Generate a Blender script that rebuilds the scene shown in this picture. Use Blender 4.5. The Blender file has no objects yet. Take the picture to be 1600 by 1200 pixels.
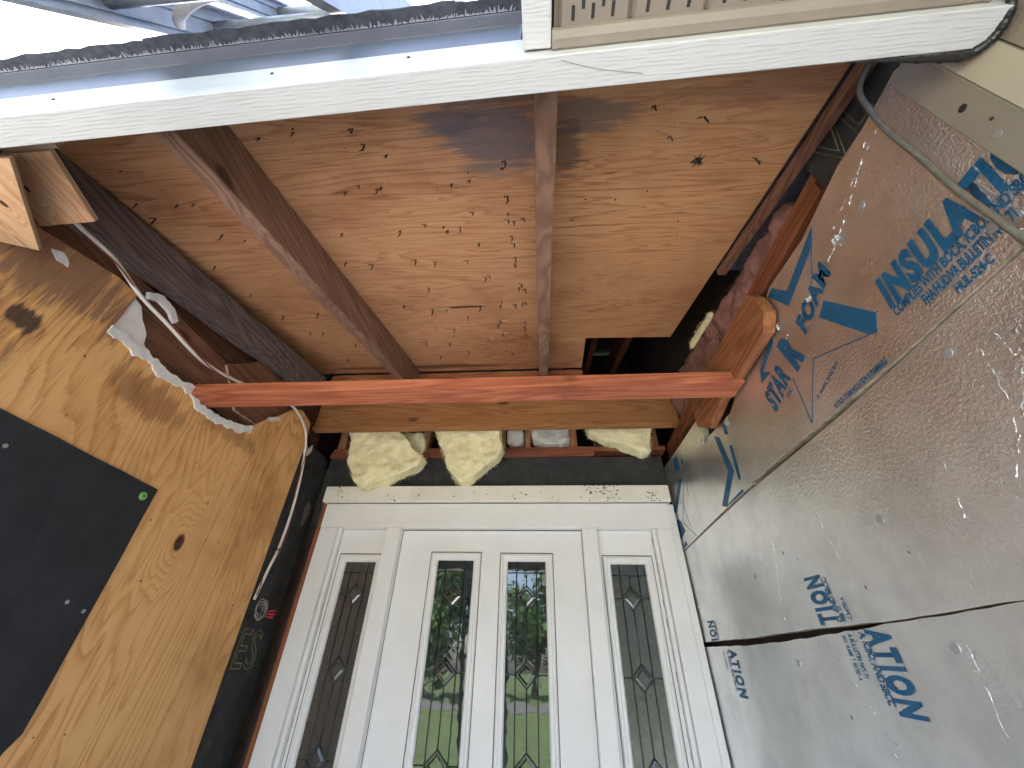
import bpy, bmesh, math, random
from mathutils import Vector, Matrix, noise
random.seed(7)
S = bpy.context.scene
COL = S.collection
R = math.radians

# ------------------------------------------------------------------ camera
cam_d = bpy.data.cameras.new('camera'); cam = bpy.data.objects.new('camera', cam_d); COL.objects.link(cam)
cam_d.sensor_width = 36; cam_d.lens = 615.23 / 1600 * 36; cam_d.clip_start = .02; cam_d.clip_end = 2000
RIGHT = Vector((0.99732434, 0.06948852, 0.02270483)); UP = Vector((0.02273156, -0.58996743, 0.807107)); FWD = Vector((-0.06947978, 0.80443134, 0.58996846))
cam.matrix_world = Matrix(((RIGHT.x, UP.x, -FWD.x, 0), (RIGHT.y, UP.y, -FWD.y, 0), (RIGHT.z, UP.z, -FWD.z, 1.45), (0, 0, 0, 1)))
S.camera = cam

# ------------------------------------------------------------------ sky, sun, exposure
SUN_DIR = Vector((-.42, .26, .87)).normalized()
w = bpy.data.worlds.new('World'); S.world = w; w.use_nodes = True
nt = w.node_tree; nt.nodes.clear()
sky = nt.nodes.new('ShaderNodeTexSky'); sky.sky_type = 'NISHITA'; sky.sun_disc = False
sky.sun_elevation = math.asin(SUN_DIR.z); sky.sun_rotation = math.atan2(SUN_DIR.x, SUN_DIR.y)
sky.air_density = 1.0; sky.dust_density = 3.0; sky.ozone_density = 1.0
bg = nt.nodes.new('ShaderNodeBackground'); bg.inputs[1].default_value = .15
ow = nt.nodes.new('ShaderNodeOutputWorld')
nt.links.new(sky.outputs[0], bg.inputs[0]); nt.links.new(bg.outputs[0], ow.inputs[0])
sl = bpy.data.lights.new('sun', 'SUN'); sl.energy = 4.0; sl.angle = R(.6); sl.color = (1, .97, .93)
so = bpy.data.objects.new('sun', sl); COL.objects.link(so); so.rotation_euler = SUN_DIR.to_track_quat('Z', 'Y').to_euler(); so.location = (-5, 5, 9)
S.view_settings.view_transform = 'Standard'; S.view_settings.look = 'None'; S.view_settings.exposure = 2.82; S.view_settings.gamma = 1
S.view_settings.use_curve_mapping = False
S.render.engine = 'CYCLES'
S.cycles.use_denoising = True; S.cycles.max_bounces = 7; S.cycles.diffuse_bounces = 5; S.cycles.glossy_bounces = 3; S.cycles.transmission_bounces = 2; S.cycles.use_adaptive_sampling = True; S.cycles.adaptive_threshold = .03; S.cycles.sample_clamp_indirect = 6

# ------------------------------------------------------------------ materials
class NT:
    def __init__(s, name):
        s.m = bpy.data.materials.new(name); s.m.use_nodes = True; s.t = s.m.node_tree; s.t.nodes.clear()
        s.out = s.n('ShaderNodeOutputMaterial'); s.b = s.n('ShaderNodeBsdfPrincipled'); s.l(s.b.outputs[0], s.out.inputs[0])
        s.pos = s.n('ShaderNodeNewGeometry').outputs['Position']
    def n(s, k): return s.t.nodes.new(k)
    def l(s, a, b): s.t.links.new(a, b)
    def sv(s, i, v):
        if hasattr(v, 'is_linked') or hasattr(v, 'links'): s.l(v, i)
        else: i.default_value = v
    def math(s, op, a, b=0.0, c=0.0, clamp=False):
        m = s.n('ShaderNodeMath'); m.operation = op; m.use_clamp = clamp
        s.sv(m.inputs[0], a); s.sv(m.inputs[1], b); s.sv(m.inputs[2], c); return m.outputs[0]
    def mapping(s, scale=(1, 1, 1), rot=(0, 0, 0), loc=(0, 0, 0), v=None):
        m = s.n('ShaderNodeMapping'); s.l(v or s.pos, m.inputs[0]); m.inputs[1].default_value = loc; m.inputs[2].default_value = rot; m.inputs[3].default_value = scale
        return m.outputs[0]
    def noise(s, v, scale=5, detail=4, rough=.5, dist=0.0):
        t = s.n('ShaderNodeTexNoise'); s.l(v, t.inputs['Vector']); t.inputs['Scale'].default_value = scale; t.inputs['Detail'].default_value = detail
        t.inputs['Roughness'].default_value = rough; t.inputs['Distortion'].default_value = dist; return t.outputs['Fac']
    def voro(s, v, scale=5, feature='F1'):
        t = s.n('ShaderNodeTexVoronoi'); s.l(v, t.inputs['Vector']); t.feature = feature; t.inputs['Scale'].default_value = scale; return t.outputs['Distance']
    def ramp(s, f, stops):
        r = s.n('ShaderNodeValToRGB'); s.l(f, r.inputs[0]); e = r.color_ramp.elements
        while len(e) < len(stops): e.new(.5)
        for k, (p, c) in enumerate(stops):
            e[k].position = p; e[k].color = (*c, 1) if len(c) == 3 else c
        return r.outputs[0]
    def smooth(s, f, a, b):
        m = s.n('ShaderNodeMapRange'); m.interpolation_type = 'SMOOTHSTEP'; s.l(f, m.inputs[0]); m.inputs[1].default_value = a; m.inputs[2].default_value = b; return m.outputs[0]
    def mix(s, f, a, b, mode='MIX'):
        m = s.n('ShaderNodeMix'); m.data_type = 'RGBA'; m.blend_type = mode
        s.sv(m.inputs[0], f)
        for i, v in ((6, a), (7, b)):
            if isinstance(v, tuple): m.inputs[i].default_value = (*v, 1) if len(v) == 3 else v
            else: s.l(v, m.inputs[i])
        return m.outputs[2]
    def bump(s, h, strength=.3, dist=.002):
        b = s.n('ShaderNodeBump'); b.inputs['Strength'].default_value = strength; b.inputs['Distance'].default_value = dist
        s.l(h, b.inputs['Height']); s.l(b.outputs[0], s.b.inputs['Normal'])
    def sep(s, v=None):
        x = s.n('ShaderNodeSeparateXYZ'); s.l(v or s.pos, x.inputs[0]); return x.outputs
    def fin(s, color=None, rough=.7, metal=0.0, spec=.5):
        if color is not None:
            if isinstance(color, tuple): s.b.inputs['Base Color'].default_value = (*color, 1)
            else: s.l(color, s.b.inputs['Base Color'])
        s.sv(s.b.inputs['Roughness'], rough); s.b.inputs['Metallic'].default_value = metal; s.b.inputs['Specular IOR Level'].default_value = spec
        return s.m

def axis_scale(axis, along, cross):
    return tuple(along if a == axis else cross for a in 'XYZ')

def gauss(t, coords, centre, rad):
    """soft blob mask 1 at centre: coords two sockets"""
    dx = t.math('DIVIDE', t.math('SUBTRACT', coords[0], centre[0]), rad[0]); dy = t.math('DIVIDE', t.math('SUBTRACT', coords[1], centre[1]), rad[1])
    d2 = t.math('ADD', t.math('MULTIPLY', dx, dx), t.math('MULTIPLY', dy, dy))
    return t.math('EXPONENT', t.math('MULTIPLY', d2, -1.0))

def lumber(name, light, dark, axis, seed=0, ring=34, tilt=0.0, rough=.75, dirt=.35, knots=True, fibre=.5, mildew=False):
    t = NT(name)
    rot = (-tilt, 0, 0)
    v = t.mapping(axis_scale(axis, .07, 1), rot, (seed * 3.1, seed * 1.7, seed * 2.3))
    n1 = t.noise(v, 9, 2, .5, .3)
    rings = t.math('MULTIPLY_ADD', t.math('SINE', t.math('MULTIPLY', n1, ring * 3)), .5, .5)
    fb = t.noise(t.mapping(axis_scale(axis, .02, 1), rot, (seed, seed, seed)), 260, 3, .6)
    f = t.math('ADD', t.math('MULTIPLY', rings, .5), t.math('MULTIPLY', fb, fibre))
    c = t.ramp(f, [(.15, dark), (.55, tuple((a + b) / 2 for a, b in zip(light, dark))), (.95, light)])
    big = t.noise(t.mapping(axis_scale(axis, .4, 1), rot, (seed * 5, 0, 0)), 5, 5, .65)
    c = t.mix(t.math('MULTIPLY', t.smooth(big, .5, .75), dirt), c, tuple(k * .35 for k in dark))
    if knots:
        kd = t.voro(t.mapping(axis_scale(axis, .55, 1), rot, (seed * 2.7, seed, seed * .3)), 5.0)
        k = t.math('SUBTRACT', 1, t.smooth(kd, .05, .13))
        c = t.mix(t.math('MULTIPLY', k, .75), c, tuple(k * .22 for k in dark))
    if mildew:
        mm = t.noise(t.mapping((1, .5, 1), rot, (2, 3, 1)), 45, 6, .75); m2 = gauss(t, (t.sep()[1], t.sep()[2]), (1.52, 2.60), (.25, .10))
        c = t.mix(t.math('MULTIPLY', t.math('MULTIPLY', t.smooth(mm, .5, .68), m2), .8), c, (.42, .37, .32))
    wsp = t.voro(t.mapping((1, 1, 1), (0, 0, 0), (seed, 7, 3)), 15)
    c = t.mix(t.math('SUBTRACT', 1, t.smooth(wsp, .018, .03)), c, (.6, .56, .5))
    t.bump(t.math('ADD', fb, t.math('MULTIPLY', rings, .4)), .35, .0012)
    return t.fin(c, rough, spec=.25)

def plywood(name, light, mid, dark, axis, seed, uv, knots=(), blots=(), ring=16, stretch=.2, scale=5.0, tilt=0.0, fine=.35):
    """rotary-cut veneer: wandering cathedral contours, knots at given places, dark weather blots with ragged rims"""
    t = NT(name)
    x = t.sep(); co = {'X': x[0], 'Y': x[1], 'Z': x[2]}; a, b = co[uv[0]], co[uv[1]]
    v = t.mapping(axis_scale(axis, stretch, 1), (0, 0, 0), (seed * 2.1, seed * 1.3, seed * .7))
    h = t.noise(v, scale, 3.0, .45, .5)
    km = None
    for (cx, cy, rx, ry, amp) in knots:
        g = gauss(t, (a, b), (cx, cy), (rx * 3.2, ry * 4.5)); h = t.math('ADD', h, t.math('MULTIPLY', g, amp))
        g2 = t.smooth(gauss(t, (a, b), (cx, cy), (rx, ry)), .25, .62); km = g2 if km is None else t.math('MAXIMUM', km, g2)
    fb = t.noise(t.mapping(axis_scale(axis, .018, 1), (0, 0, 0), (seed, 0, 0)), 210, 3, .65)
    h = t.math('ADD', h, t.math('MULTIPLY', fb, .035))
    fr = t.math('FRACT', t.math('MULTIPLY', h, ring * 1.6))
    rg = t.math('MULTIPLY', t.math('POWER', fr, 2.4), t.math('SUBTRACT', 1, t.smooth(fr, .90, 1.0)))
    vary = t.noise(t.mapping(axis_scale(axis, .3, 1), (0, 0, 0), (9, seed, 4)), 3.5, 3, .5)
    f = t.math('ADD', t.math('MULTIPLY', rg, t.math('MULTIPLY', vary, 1.3)), t.math('MULTIPLY', t.math('SUBTRACT', fb, .5), fine))
    c = t.ramp(f, [(.0, light), (.3, mid), (.85, dark)])
    c = t.mix(t.smooth(t.noise(t.pos, 2.2, 5, .6), .42, .75), c, t.mix(1.0, c, (.62, .52, .46), 'MULTIPLY'))
    # short dark fibre checks
    ck = t.noise(t.mapping(axis_scale(axis, .09, 1), (0, 0, 0), (3 + seed, 5, 8)), 70, 2, .5)
    c = t.mix(t.math('MULTIPLY', t.smooth(ck, .68, .76), .55), c, tuple(k * .25 for k in dark))
    # dark specks
    sp = t.voro(t.mapping((1, 1, 1), (0, 0, 0), (seed, 2, 1)), 16)
    c = t.mix(t.math('SUBTRACT', 1, t.smooth(sp, .035, .06)), c, (.03, .018, .012))
    wsp = t.voro(t.mapping((1, 1, 1), (0, 0, 0), (5, seed, 3)), 13)
    c = t.mix(t.math('SUBTRACT', 1, t.smooth(wsp, .018, .032)), c, (.62, .58, .52))
    for (cx, cy, rx, ry, col, amt) in blots:
        g = gauss(t, (a, b), (cx, cy), (rx, ry))
        rag = t.noise(t.mapping(axis_scale(axis, .11, 1), (0, 0, 0), (cx * 7, cy * 3, 1)), 34, 6, .72, .5)
        msk = t.smooth(t.math('ADD', g, t.math('MULTIPLY', t.math('SUBTRACT', rag, .5), 2.2)), .38, .78)
        msk = t.math('MULTIPLY', msk, t.smooth(g, .03, .30))
        c = t.mix(t.math('MULTIPLY', msk, amt), c, col)
    if km is not None:
        kc = t.ramp(t.noise(t.pos, 60, 3), [(.3, (.03, .013, .008)), (.7, (.13, .05, .025))])
        c = t.mix(km, c, kc)
    t.bump(t.math('ADD', t.math('MULTIPLY', rg, .5), fb), .3, .001)
    return t.fin(c, .68, spec=.25)

def plain(name, col, rough=.6, metal=0.0, var=.12, vscale=8, bump=0.0, bscale=80, spec=.5, dirt=None, specks=0.0, speck_scale=24):
    t = NT(name)
    n = t.noise(t.pos, vscale, 5, .6)
    c = t.mix(t.smooth(n, .3, .75), tuple(min(1, k * (1 + var)) for k in col), tuple(k * (1 - var) for k in col))
    if dirt: c = t.mix(t.math('MULTIPLY', t.smooth(t.noise(t.pos, vscale * 1.7, 7, .7), .52, .74), dirt[1]), c, dirt[0])
    if specks:
        d = t.voro(t.pos, speck_scale); sz = t.noise(t.mapping((1, 1, 1), (0, 0, 0), (4, 1, 7)), speck_scale * .45, 2)
        c = t.mix(t.math('MULTIPLY', t.math('LESS_THAN', t.math('SUBTRACT', d, t.math('MULTIPLY', t.math('SUBTRACT', sz, .5), .5)), specks), .85), c, (.05, .03, .018))
    if bump: t.bump(t.noise(t.pos, bscale, 4, .6), bump, .002)
    return t.fin(c, rough, metal, spec)

M = {}
M['ply_wall'] = plywood('plywood_golden', (.78, .455, .19), (.69, .365, .135), (.43, .185, .065), 'Z', 1, 'YZ',
    knots=[(1.323, 1.78, .020, .030, .30)], ring=15, stretch=.19, scale=3.3, fine=.5,
    blots=[(.588, 2.112, .05, .035, (.03, .025, .03), .9), (.55, 2.28, .34, .14, (.17, .09, .072), .75), (.40, 2.05, .26, .16, (.15, .082, .062), .7), (.95, 2.13, .20, .07, (.22, .10, .05), .6), (1.3, 2.2, .25, .05, (.25, .11, .05), .45)])
M['ply_roof'] = plywood('plywood_roof_deck', (.62, .34, .175), (.54, .27, .125), (.35, .145, .06), 'X', 4, 'XY', ring=11, stretch=.10, scale=8.5, fine=.6,
    blots=[(-.10, .42, .18, .12, (.15, .145, .16), .75), (-.20, .37, .09, .06, (.13, .13, .15), .7), (-.30, 1.155, .10, .010, (.04, .025, .02), .9), (-.7, 1.78, .7, .035, (.10, .04, .02), .7)])
M['ply_roof2'] = plywood('plywood_roof_deck_warm', (.59, .32, .15), (.51, .245, .10), (.33, .13, .05), 'X', 9, 'XY', ring=15, stretch=.085, scale=10, fine=.6,
    blots=[(.12, .375, .15, .06, (.14, .115, .105), .7), (.08, .47, .05, .10, (.11, .075, .06), .7), (.55, .33, .3, .06, (.24, .115, .07), .5)])
M['ply_scrap'] = plywood('plywood_fresh_cut', (.62, .40, .23), (.54, .31, .16), (.36, .17, .08), 'Y', 13, 'XY', ring=9, stretch=.2, scale=6, knots=[(-1.118, .369, .006, .010, .25)])
t = NT('plywood_cut_edge'); z = t.sep()
M['ply_edge'] = t.fin(t.ramp(t.noise(t.mapping((.5, .5, 420)), 1, 1), [(.4, (.34, .2, .12)), (.6, (.60, .42, .27))]), .8)
TL = R(16)
M['rafter'] = lumber('rafter_weathered', (.34, .205, .14), (.18, .095, .062), 'Y', 1, tilt=TL)
M['rafter_mid'] = lumber('rafter_pale', (.36, .215, .14), (.20, .105, .065), 'Y', 2, ring=18, tilt=TL)
M['rafter_dark'] = lumber('beam_dark_grey', (.20, .155, .14), (.085, .06, .056), 'Y', 3, tilt=TL, knots=False, dirt=.4, mildew=True)  # darker and greyer than the other rafters
M['red_beam'] = lumber('lumber_red_stained', (.56, .195, .10), (.33, .085, .04), 'X', 4, ring=30, dirt=.55)
M['ledger'] = lumber('lumber_ledger', (.46, .225, .085), (.28, .12, .042), 'X', 5, ring=40)
M['ledger_up'] = lumber('lumber_ledger_orange', (.44, .185, .07), (.26, .09, .035), 'X', 6)
M['plate'] = lumber('lumber_plate_redbrown', (.30, .105, .055), (.15, .045, .025), 'X', 7)
M['stud'] = lumber('lumber_stud', (.40, .20, .09), (.22, .09, .04), 'Z', 8, knots=False)
M['side'] = lumber('lumber_side_redbrown', (.30, .105, .045), (.13, .04, .018), 'Y', 9, dirt=.7, ring=24)
M['block'] = lumber('lumber_block_orange', (.37, .15, .06), (.19, .065, .026), 'Y', 10, dirt=.6)
M['joist'] = lumber('lumber_joist_brown', (.27, .135, .08), (.14, .06, .036), 'Y', 11)
M['jamb_wood'] = lumber('lumber_jamb_raw', (.34, .13, .055), (.2, .07, .03), 'Z', 12, knots=False)
M['unlit_dark'] = plain('unlit_interior', (.05, .032, .024), .9, var=.3)  # near-black colour stands in for the shade of attic and wall cavities
M['white'] = plain('door_paint_white', (.79, .785, .77), .42, var=.03, vscale=5, bump=.06, bscale=160, dirt=((.52, .45, .36), .12))
M['white_dirty'] = plain('head_trim_paint_dirty', (.76, .73, .64), .5, var=.05, vscale=6, dirt=((.45, .36, .25), .3), specks=.02, speck_scale=31)
M['caulk'] = plain('grimy_joint', (.07, .05, .038), .9, var=.4)
M['foam_black'] = plain('black_fibreboard', (.030, .030, .030), .85, var=.4, vscale=14, bump=.3, bscale=120, dirt=((.10, .095, .09), .5))
M['felt'] = plain('black_felt', (.018, .019, .023), .88, var=.3, vscale=10, bump=.35, bscale=220, dirt=((.07, .07, .075), .25), specks=.0)
M['gypsum'] = plain('broken_gypsum', (.74, .73, .72), .9, var=.1, vscale=30, bump=.6, bscale=90)
M['yellow_ins'] = plain('fibreglass_yellow', (.83, .755, .46), .95, var=.13, vscale=16, bump=1.0, bscale=110, dirt=((.42, .34, .17), .35), spec=.1, specks=.03, speck_scale=50)
M['grey_ins'] = plain('fibreglass_grey', (.52, .50, .44), .95, var=.2, vscale=14, bump=.8, bscale=70, dirt=((.25, .22, .18), .5), spec=.1)
M['pink_ins'] = plain('fibreglass_pink', (.25, .125, .10), .95, var=.35, vscale=14, bump=1.0, bscale=60, dirt=((.06, .035, .03), .85), spec=.1)
M['cable_white'] = plain('cable_white', (.72, .68, .60), .45)
M['cable_grey'] = plain('cable_grey', (.12, .105, .08), .6, var=.2, vscale=60)
M['wire_red'] = plain('wire_dark_red', (.22, .03, .045), .45)
M['wire_grey'] = plain('wire_thin_grey', (.33, .32, .31), .45)
M['nut_red'] = plain('wire_nut_red', (.75, .03, .05), .35)
M['green_cap'] = plain('green_plastic_cap', (.20, .48, .12), .4)
M['nail'] = plain('nail_rusty', (.045, .032, .028), .6, metal=.4)
M['splinter'] = plain('splinter', (.55, .36, .2), .8)
M['galv'] = plain('galvanised_head', (.42, .42, .42), .45, metal=.6)
M['ink'] = plain('blue_ink', (.007, .080, .175), .45, var=.35, vscale=160)
M['letter_line'] = plain('faded_stencil', (.16, .15, .075), .8, var=.4, vscale=40)
M['lead'] = plain('lead_came', (.055, .06, .062), .45, metal=.6)
M['foam_core'] = plain('foam_board_core', (.40, .34, .25), .9, var=.35, vscale=40)
M['tan'] = plain('tan_vinyl', (.235, .20, .155), .5, var=.06, bump=.1, bscale=200)
M['tan_lit'] = plain('tan_vinyl_lit', (.33, .285, .21), .5, var=.06)  # brighter copy of the tan vinyl for the facet that catches light
M['slot'] = plain('vent_slot_dark', (.03, .028, .026), .9)
M['drip'] = plain('dark_drip_metal', (.12, .13, .155), .45, var=.12, metal=.3)
M['shingle'] = plain('asphalt_shingle', (.075, .08, .095), .9, var=.3, vscale=60, bump=.6, bscale=300)
M['fringe'] = plain('torn_sealant', (.26, .27, .31), .8, var=.2)
M['tar'] = plain('black_tar', (.012, .012, .012), .28, var=.2, bump=.8, bscale=90)
M['alu'] = plain('ladder_aluminium', (.34, .355, .385), .5, metal=.55, var=.12, vscale=30, bump=.15, bscale=90, dirt=((.30, .29, .28), .5))
M['rope'] = plain('grey_rope', (.42, .40, .37), .9, bump=.8, bscale=260)
M['concrete'] = plain('porch_concrete', (.50, .49, .475), .85, var=.12, vscale=3, bump=.3, bscale=90)
M['grass'] = plain('lawn_grass', (.085, .118, .05), .95, var=.3, vscale=3, bump=.6, bscale=30, spec=.1)
M['asphalt'] = plain('road_asphalt', (.10, .10, .10), .9, var=.15)
M['bark'] = plain('tree_bark', (.10, .075, .055), .9, var=.3, vscale=6, bump=.6, bscale=20)

t = NT('vinyl_woodgrain')                                           # embossed wood grain on the fascia wrap, dusty near the soffit
xyz = t.sep(); wob = t.noise(t.mapping((7, 30, 30)), 1.0, 3, .5, .4)
ln = t.math('MULTIPLY_ADD', t.math('SINE', t.math('MULTIPLY_ADD', t.math('ADD', t.math('MULTIPLY_ADD', xyz[0], .024, xyz[1]), t.math('MULTIPLY', xyz[2], .6)), 1150, t.math('MULTIPLY', wob, 16))), .5, .5)
ln = t.math('MULTIPLY', ln, t.smooth(t.noise(t.mapping((18, 160, 60)), 1.0, 2), .35, .6))
d = t.noise(t.mapping((1.5, 12, 12)), 2.0, 6, .65)
c = t.mix(t.math('MULTIPLY', t.smooth(d, .52, .75), .35), (.56, .56, .545), (.42, .385, .32))
c = t.mix(t.math('MULTIPLY', ln, .25), c, (.36, .36, .35))
t.bump(ln, .25, .001); M['vinyl'] = t.fin(c, .45)

t = NT('foil_facing')                                               # aluminium facer: pebbled skin, long wrinkles, dull patches
peb = t.noise(t.pos, 150, 3, .6); wr = t.noise(t.mapping((1, 1, .25), (.35, 0, 0)), 30, 5, .6, 1.2); big = t.noise(t.pos, 5, 4, .55)
yy = t.sep()
amt = t.math('MULTIPLY', t.smooth(yy[1], 1.5, .45), t.math('MULTIPLY_ADD', t.smooth(yy[2], 1.45, 1.7), .7, .3))
hgt = t.math('ADD', t.math('MULTIPLY', peb, t.math('MULTIPLY_ADD', amt, 2.6, .35)), t.math('ADD', t.math('MULTIPLY', wr, .9), t.math('MULTIPLY', big, 2.4)))
t.bump(hgt, .42, .003)
scr = t.noise(t.mapping((1, 9, .5), (.25, 0, 0)), 34, 3, .7)
c = t.mix(t.smooth(t.noise(t.pos, 7, 6, .65), .35, .75), (.91, .915, .92), (.74, .745, .75))
c = t.mix(t.math('MULTIPLY', t.smooth(scr, .66, .74), .45), c, (.95, .95, .94))
sp = t.voro(t.mapping((1, 1, .7)), 26); szn = t.noise(t.pos, 9, 2); c = t.mix(t.math('MULTIPLY', t.math('LESS_THAN', sp, t.math('MULTIPLY', t.math('SUBTRACT', szn, .5), .55)), .8), c, (.16, .12, .09))
M['foil'] = t.fin(c, t.math('MULTIPLY_ADD', big, .30, .18), .96)
t = NT('foil_crumpled'); t.bump(t.noise(t.pos, 70, 3, .6, 1.5), 1.0, .01); M['crumple'] = t.fin((.88, .88, .87), .18, 1.0)

t = NT('door_glass')                                                # dark room behind, mirror-like front
t.bump(t.noise(t.pos, 11, 2, .5), .10, .004)
gc = t.mix(t.smooth(t.noise(t.pos, 90, 3), .4, .7), (.020, .026, .025), (.032, .040, .038))
M['glass'] = t.fin(gc, .02, spec=1.0); t.b.inputs['IOR'].default_value = 1.68
t = NT('side_glass'); t.bump(t.noise(t.pos, 260, 2, .5), .25, .002)
M['side_glass'] = t.fin(t.mix(t.smooth(t.noise(t.pos, 60, 3), .35, .7), (.045, .047, .046), (.065, .068, .066)), .12, spec=.8); t.b.inputs['IOR'].default_value = 1.6

t = NT('stained_veneer')
n1 = t.noise(t.pos, 14, 7, .7, .2)
M['veneer'] = t.fin(t.ramp(n1, [(.3, (.17, .13, .09)), (.5, (.25, .20, .145)), (.7, (.33, .275, .205))]), .85); t.bump(n1, .6, .01)

t = NT('leaf_green'); t.b.inputs['Subsurface Weight'].default_value = 0
oi = t.n('ShaderNodeObjectInfo').outputs['Random']
M['leaf'] = t.fin(t.mix(t.smooth(t.noise(t.pos, .9, 4), .35, .65), (.045, .10, .028), (.12, .20, .055)), .65, spec=.3)

# ------------------------------------------------------------------ geometry helpers (world coordinates in, tidy origins out)
def finish(o, parent=None, label=None, cat=None, group=None, kind=None):
    COL.objects.link(o)
    if parent: o.parent = parent
    if label: o['label'] = label
    if cat: o['category'] = cat
    if group: o['group'] = group
    if kind: o['kind'] = kind
    return o

def wloc(o):
    p = Vector((0, 0, 0))
    while o: p += o.location; o = o.parent
    return p

class MB:
    def __init__(s): s.v, s.f, s.mi = [], [], []
    def add(s, vs, fs, mi=0):
        k = len(s.v); s.v += [tuple(p) for p in vs]; s.f += [tuple(i + k for i in f) for f in fs]; s.mi += [mi] * len(fs); return s
    def box(s, x0, x1, y0, y1, z0, z1, mi=0, fn=None):
        vs = [(x, y, z) for z in (z0, z1) for y in (y0, y1) for x in (x0, x1)]
        if fn: vs = [fn(*p) for p in vs]
        return s.add(vs, [(0, 2, 3, 1), (4, 5, 7, 6), (0, 1, 5, 4), (2, 6, 7, 3), (0, 4, 6, 2), (1, 3, 7, 5)], mi)
    def prism(s, front, off, mf=0, ms=0):
        off = Vector(off); n = len(front); fr = [Vector(p) for p in front]
        s.add(fr, [tuple(range(n))], mf); s.add([p + off for p in fr], [tuple(range(n - 1, -1, -1))], ms)
        for i in range(n):
            a, b = fr[i], fr[(i + 1) % n]; s.add([a, a + off, b + off, b], [(0, 1, 2, 3)], ms)
        return s
    def tube(s, pts, r, seg=8, mi=0, closed=False):
        pts = [Vector(p) for p in pts]; n = len(pts); rings = []
        for i, p in enumerate(pts):
            a = pts[max(0, i - 1)]; b = pts[min(n - 1, i + 1)]; d = (b - a).normalized()
            u = d.cross(Vector((0, 0, 1)));
            if u.length < .1: u = d.cross(Vector((0, 1, 0)))
            u.normalize(); w_ = d.cross(u); rr = r[i] if isinstance(r, (list, tuple)) else r
            rings.append([p + (u * math.cos(2 * math.pi * k / seg) + w_ * math.sin(2 * math.pi * k / seg)) * rr for k in range(seg)])
        vs = [q for rg in rings for q in rg]; fs = []
        for i in range(n - 1):
            for k in range(seg):
                k2 = (k + 1) % seg; fs.append((i * seg + k, i * seg + k2, (i + 1) * seg + k2, (i + 1) * seg + k))
        fs.append(tuple(range(seg - 1, -1, -1))); fs.append(tuple((n - 1) * seg + k for k in range(seg)))
        return s.add(vs, fs, mi)
    def build(s, name, mats, parent=None, label=None, cat=None, group=None, kind=None, smooth=False, bevel=0.0, tri=False, subd=0):
        xs = list(zip(*s.v)); c = Vector(((min(xs[0]) + max(xs[0])) / 2, (min(xs[1]) + max(xs[1])) / 2, min(xs[2])))
        me = bpy.data.meshes.new(name); me.from_pydata([tuple(Vector(p) - c) for p in s.v], [], s.f)
        mats = mats if isinstance(mats, (list, tuple)) else [mats]
        for m in mats: me.materials.append(M[m] if isinstance(m, str) else m)
        for p, i in zip(me.polygons, s.mi): p.material_index = i; p.use_smooth = smooth
        bm = bmesh.new(); bm.from_mesh(me); bmesh.ops.remove_doubles(bm, verts=bm.verts, dist=1e-6)
        if tri: bmesh.ops.triangulate(bm, faces=[f for f in bm.faces if len(f.verts) > 4])
        bmesh.ops.recalc_face_normals(bm, faces=bm.faces); bm.to_mesh(me); bm.free()
        o = bpy.data.objects.new(name, me); finish(o, parent, label, cat, group, kind)
        o.location = c - (wloc(parent) if parent else Vector((0, 0, 0)))
        if bevel:
            b = o.modifiers.new('bevel', 'BEVEL'); b.width = bevel; b.segments = 2; b.limit_method = 'ANGLE'
        return o

def thing(name, label, cat, loc, group=None):
    o = bpy.data.objects.new(name, None); o.empty_display_size = .1; o.location = loc
    return finish(o, None, label, cat, group)

def box(name, x0, x1, y0, y1, z0, z1, mat, parent=None, bevel=.002, fn=None, **k):
    return MB().box(x0, x1, y0, y1, z0, z1, fn=fn).build(name, mat, parent, bevel=bevel, **k)

def spline(pts, n=8):
    pts = [Vector(p) for p in pts]; out = []
    for i in range(len(pts) - 1):
        p0, p1, p2, p3 = pts[max(0, i - 1)], pts[i], pts[i + 1], pts[min(len(pts) - 1, i + 2)]
        for k in range(n):
            t_ = k / n
            out.append(.5 * ((2 * p1) + (p2 - p0) * t_ + (2 * p0 - 5 * p1 + 4 * p2 - p3) * t_ ** 2 + (3 * p1 - p0 - 3 * p2 + p3) * t_ ** 3))
    return out + [pts[-1]]

def ragged(pts, step=.02, amp=.003, seed=1, only=None):
    """subdivide a closed 2-D outline and jitter it; only = set of edge indices to roughen"""
    rnd = random.Random(seed); out = []
    for i, a in enumerate(pts):
        b = pts[(i + 1) % len(pts)]; out.append(a)
        if only is not None and i not in only: continue
        L = math.dist(a, b); n = int(L / step)
        for k in range(1, n):
            q = k / n; out.append((a[0] + (b[0] - a[0]) * q + rnd.uniform(-amp, amp), a[1] + (b[1] - a[1]) * q + rnd.uniform(-amp, amp)))
    return out

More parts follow.
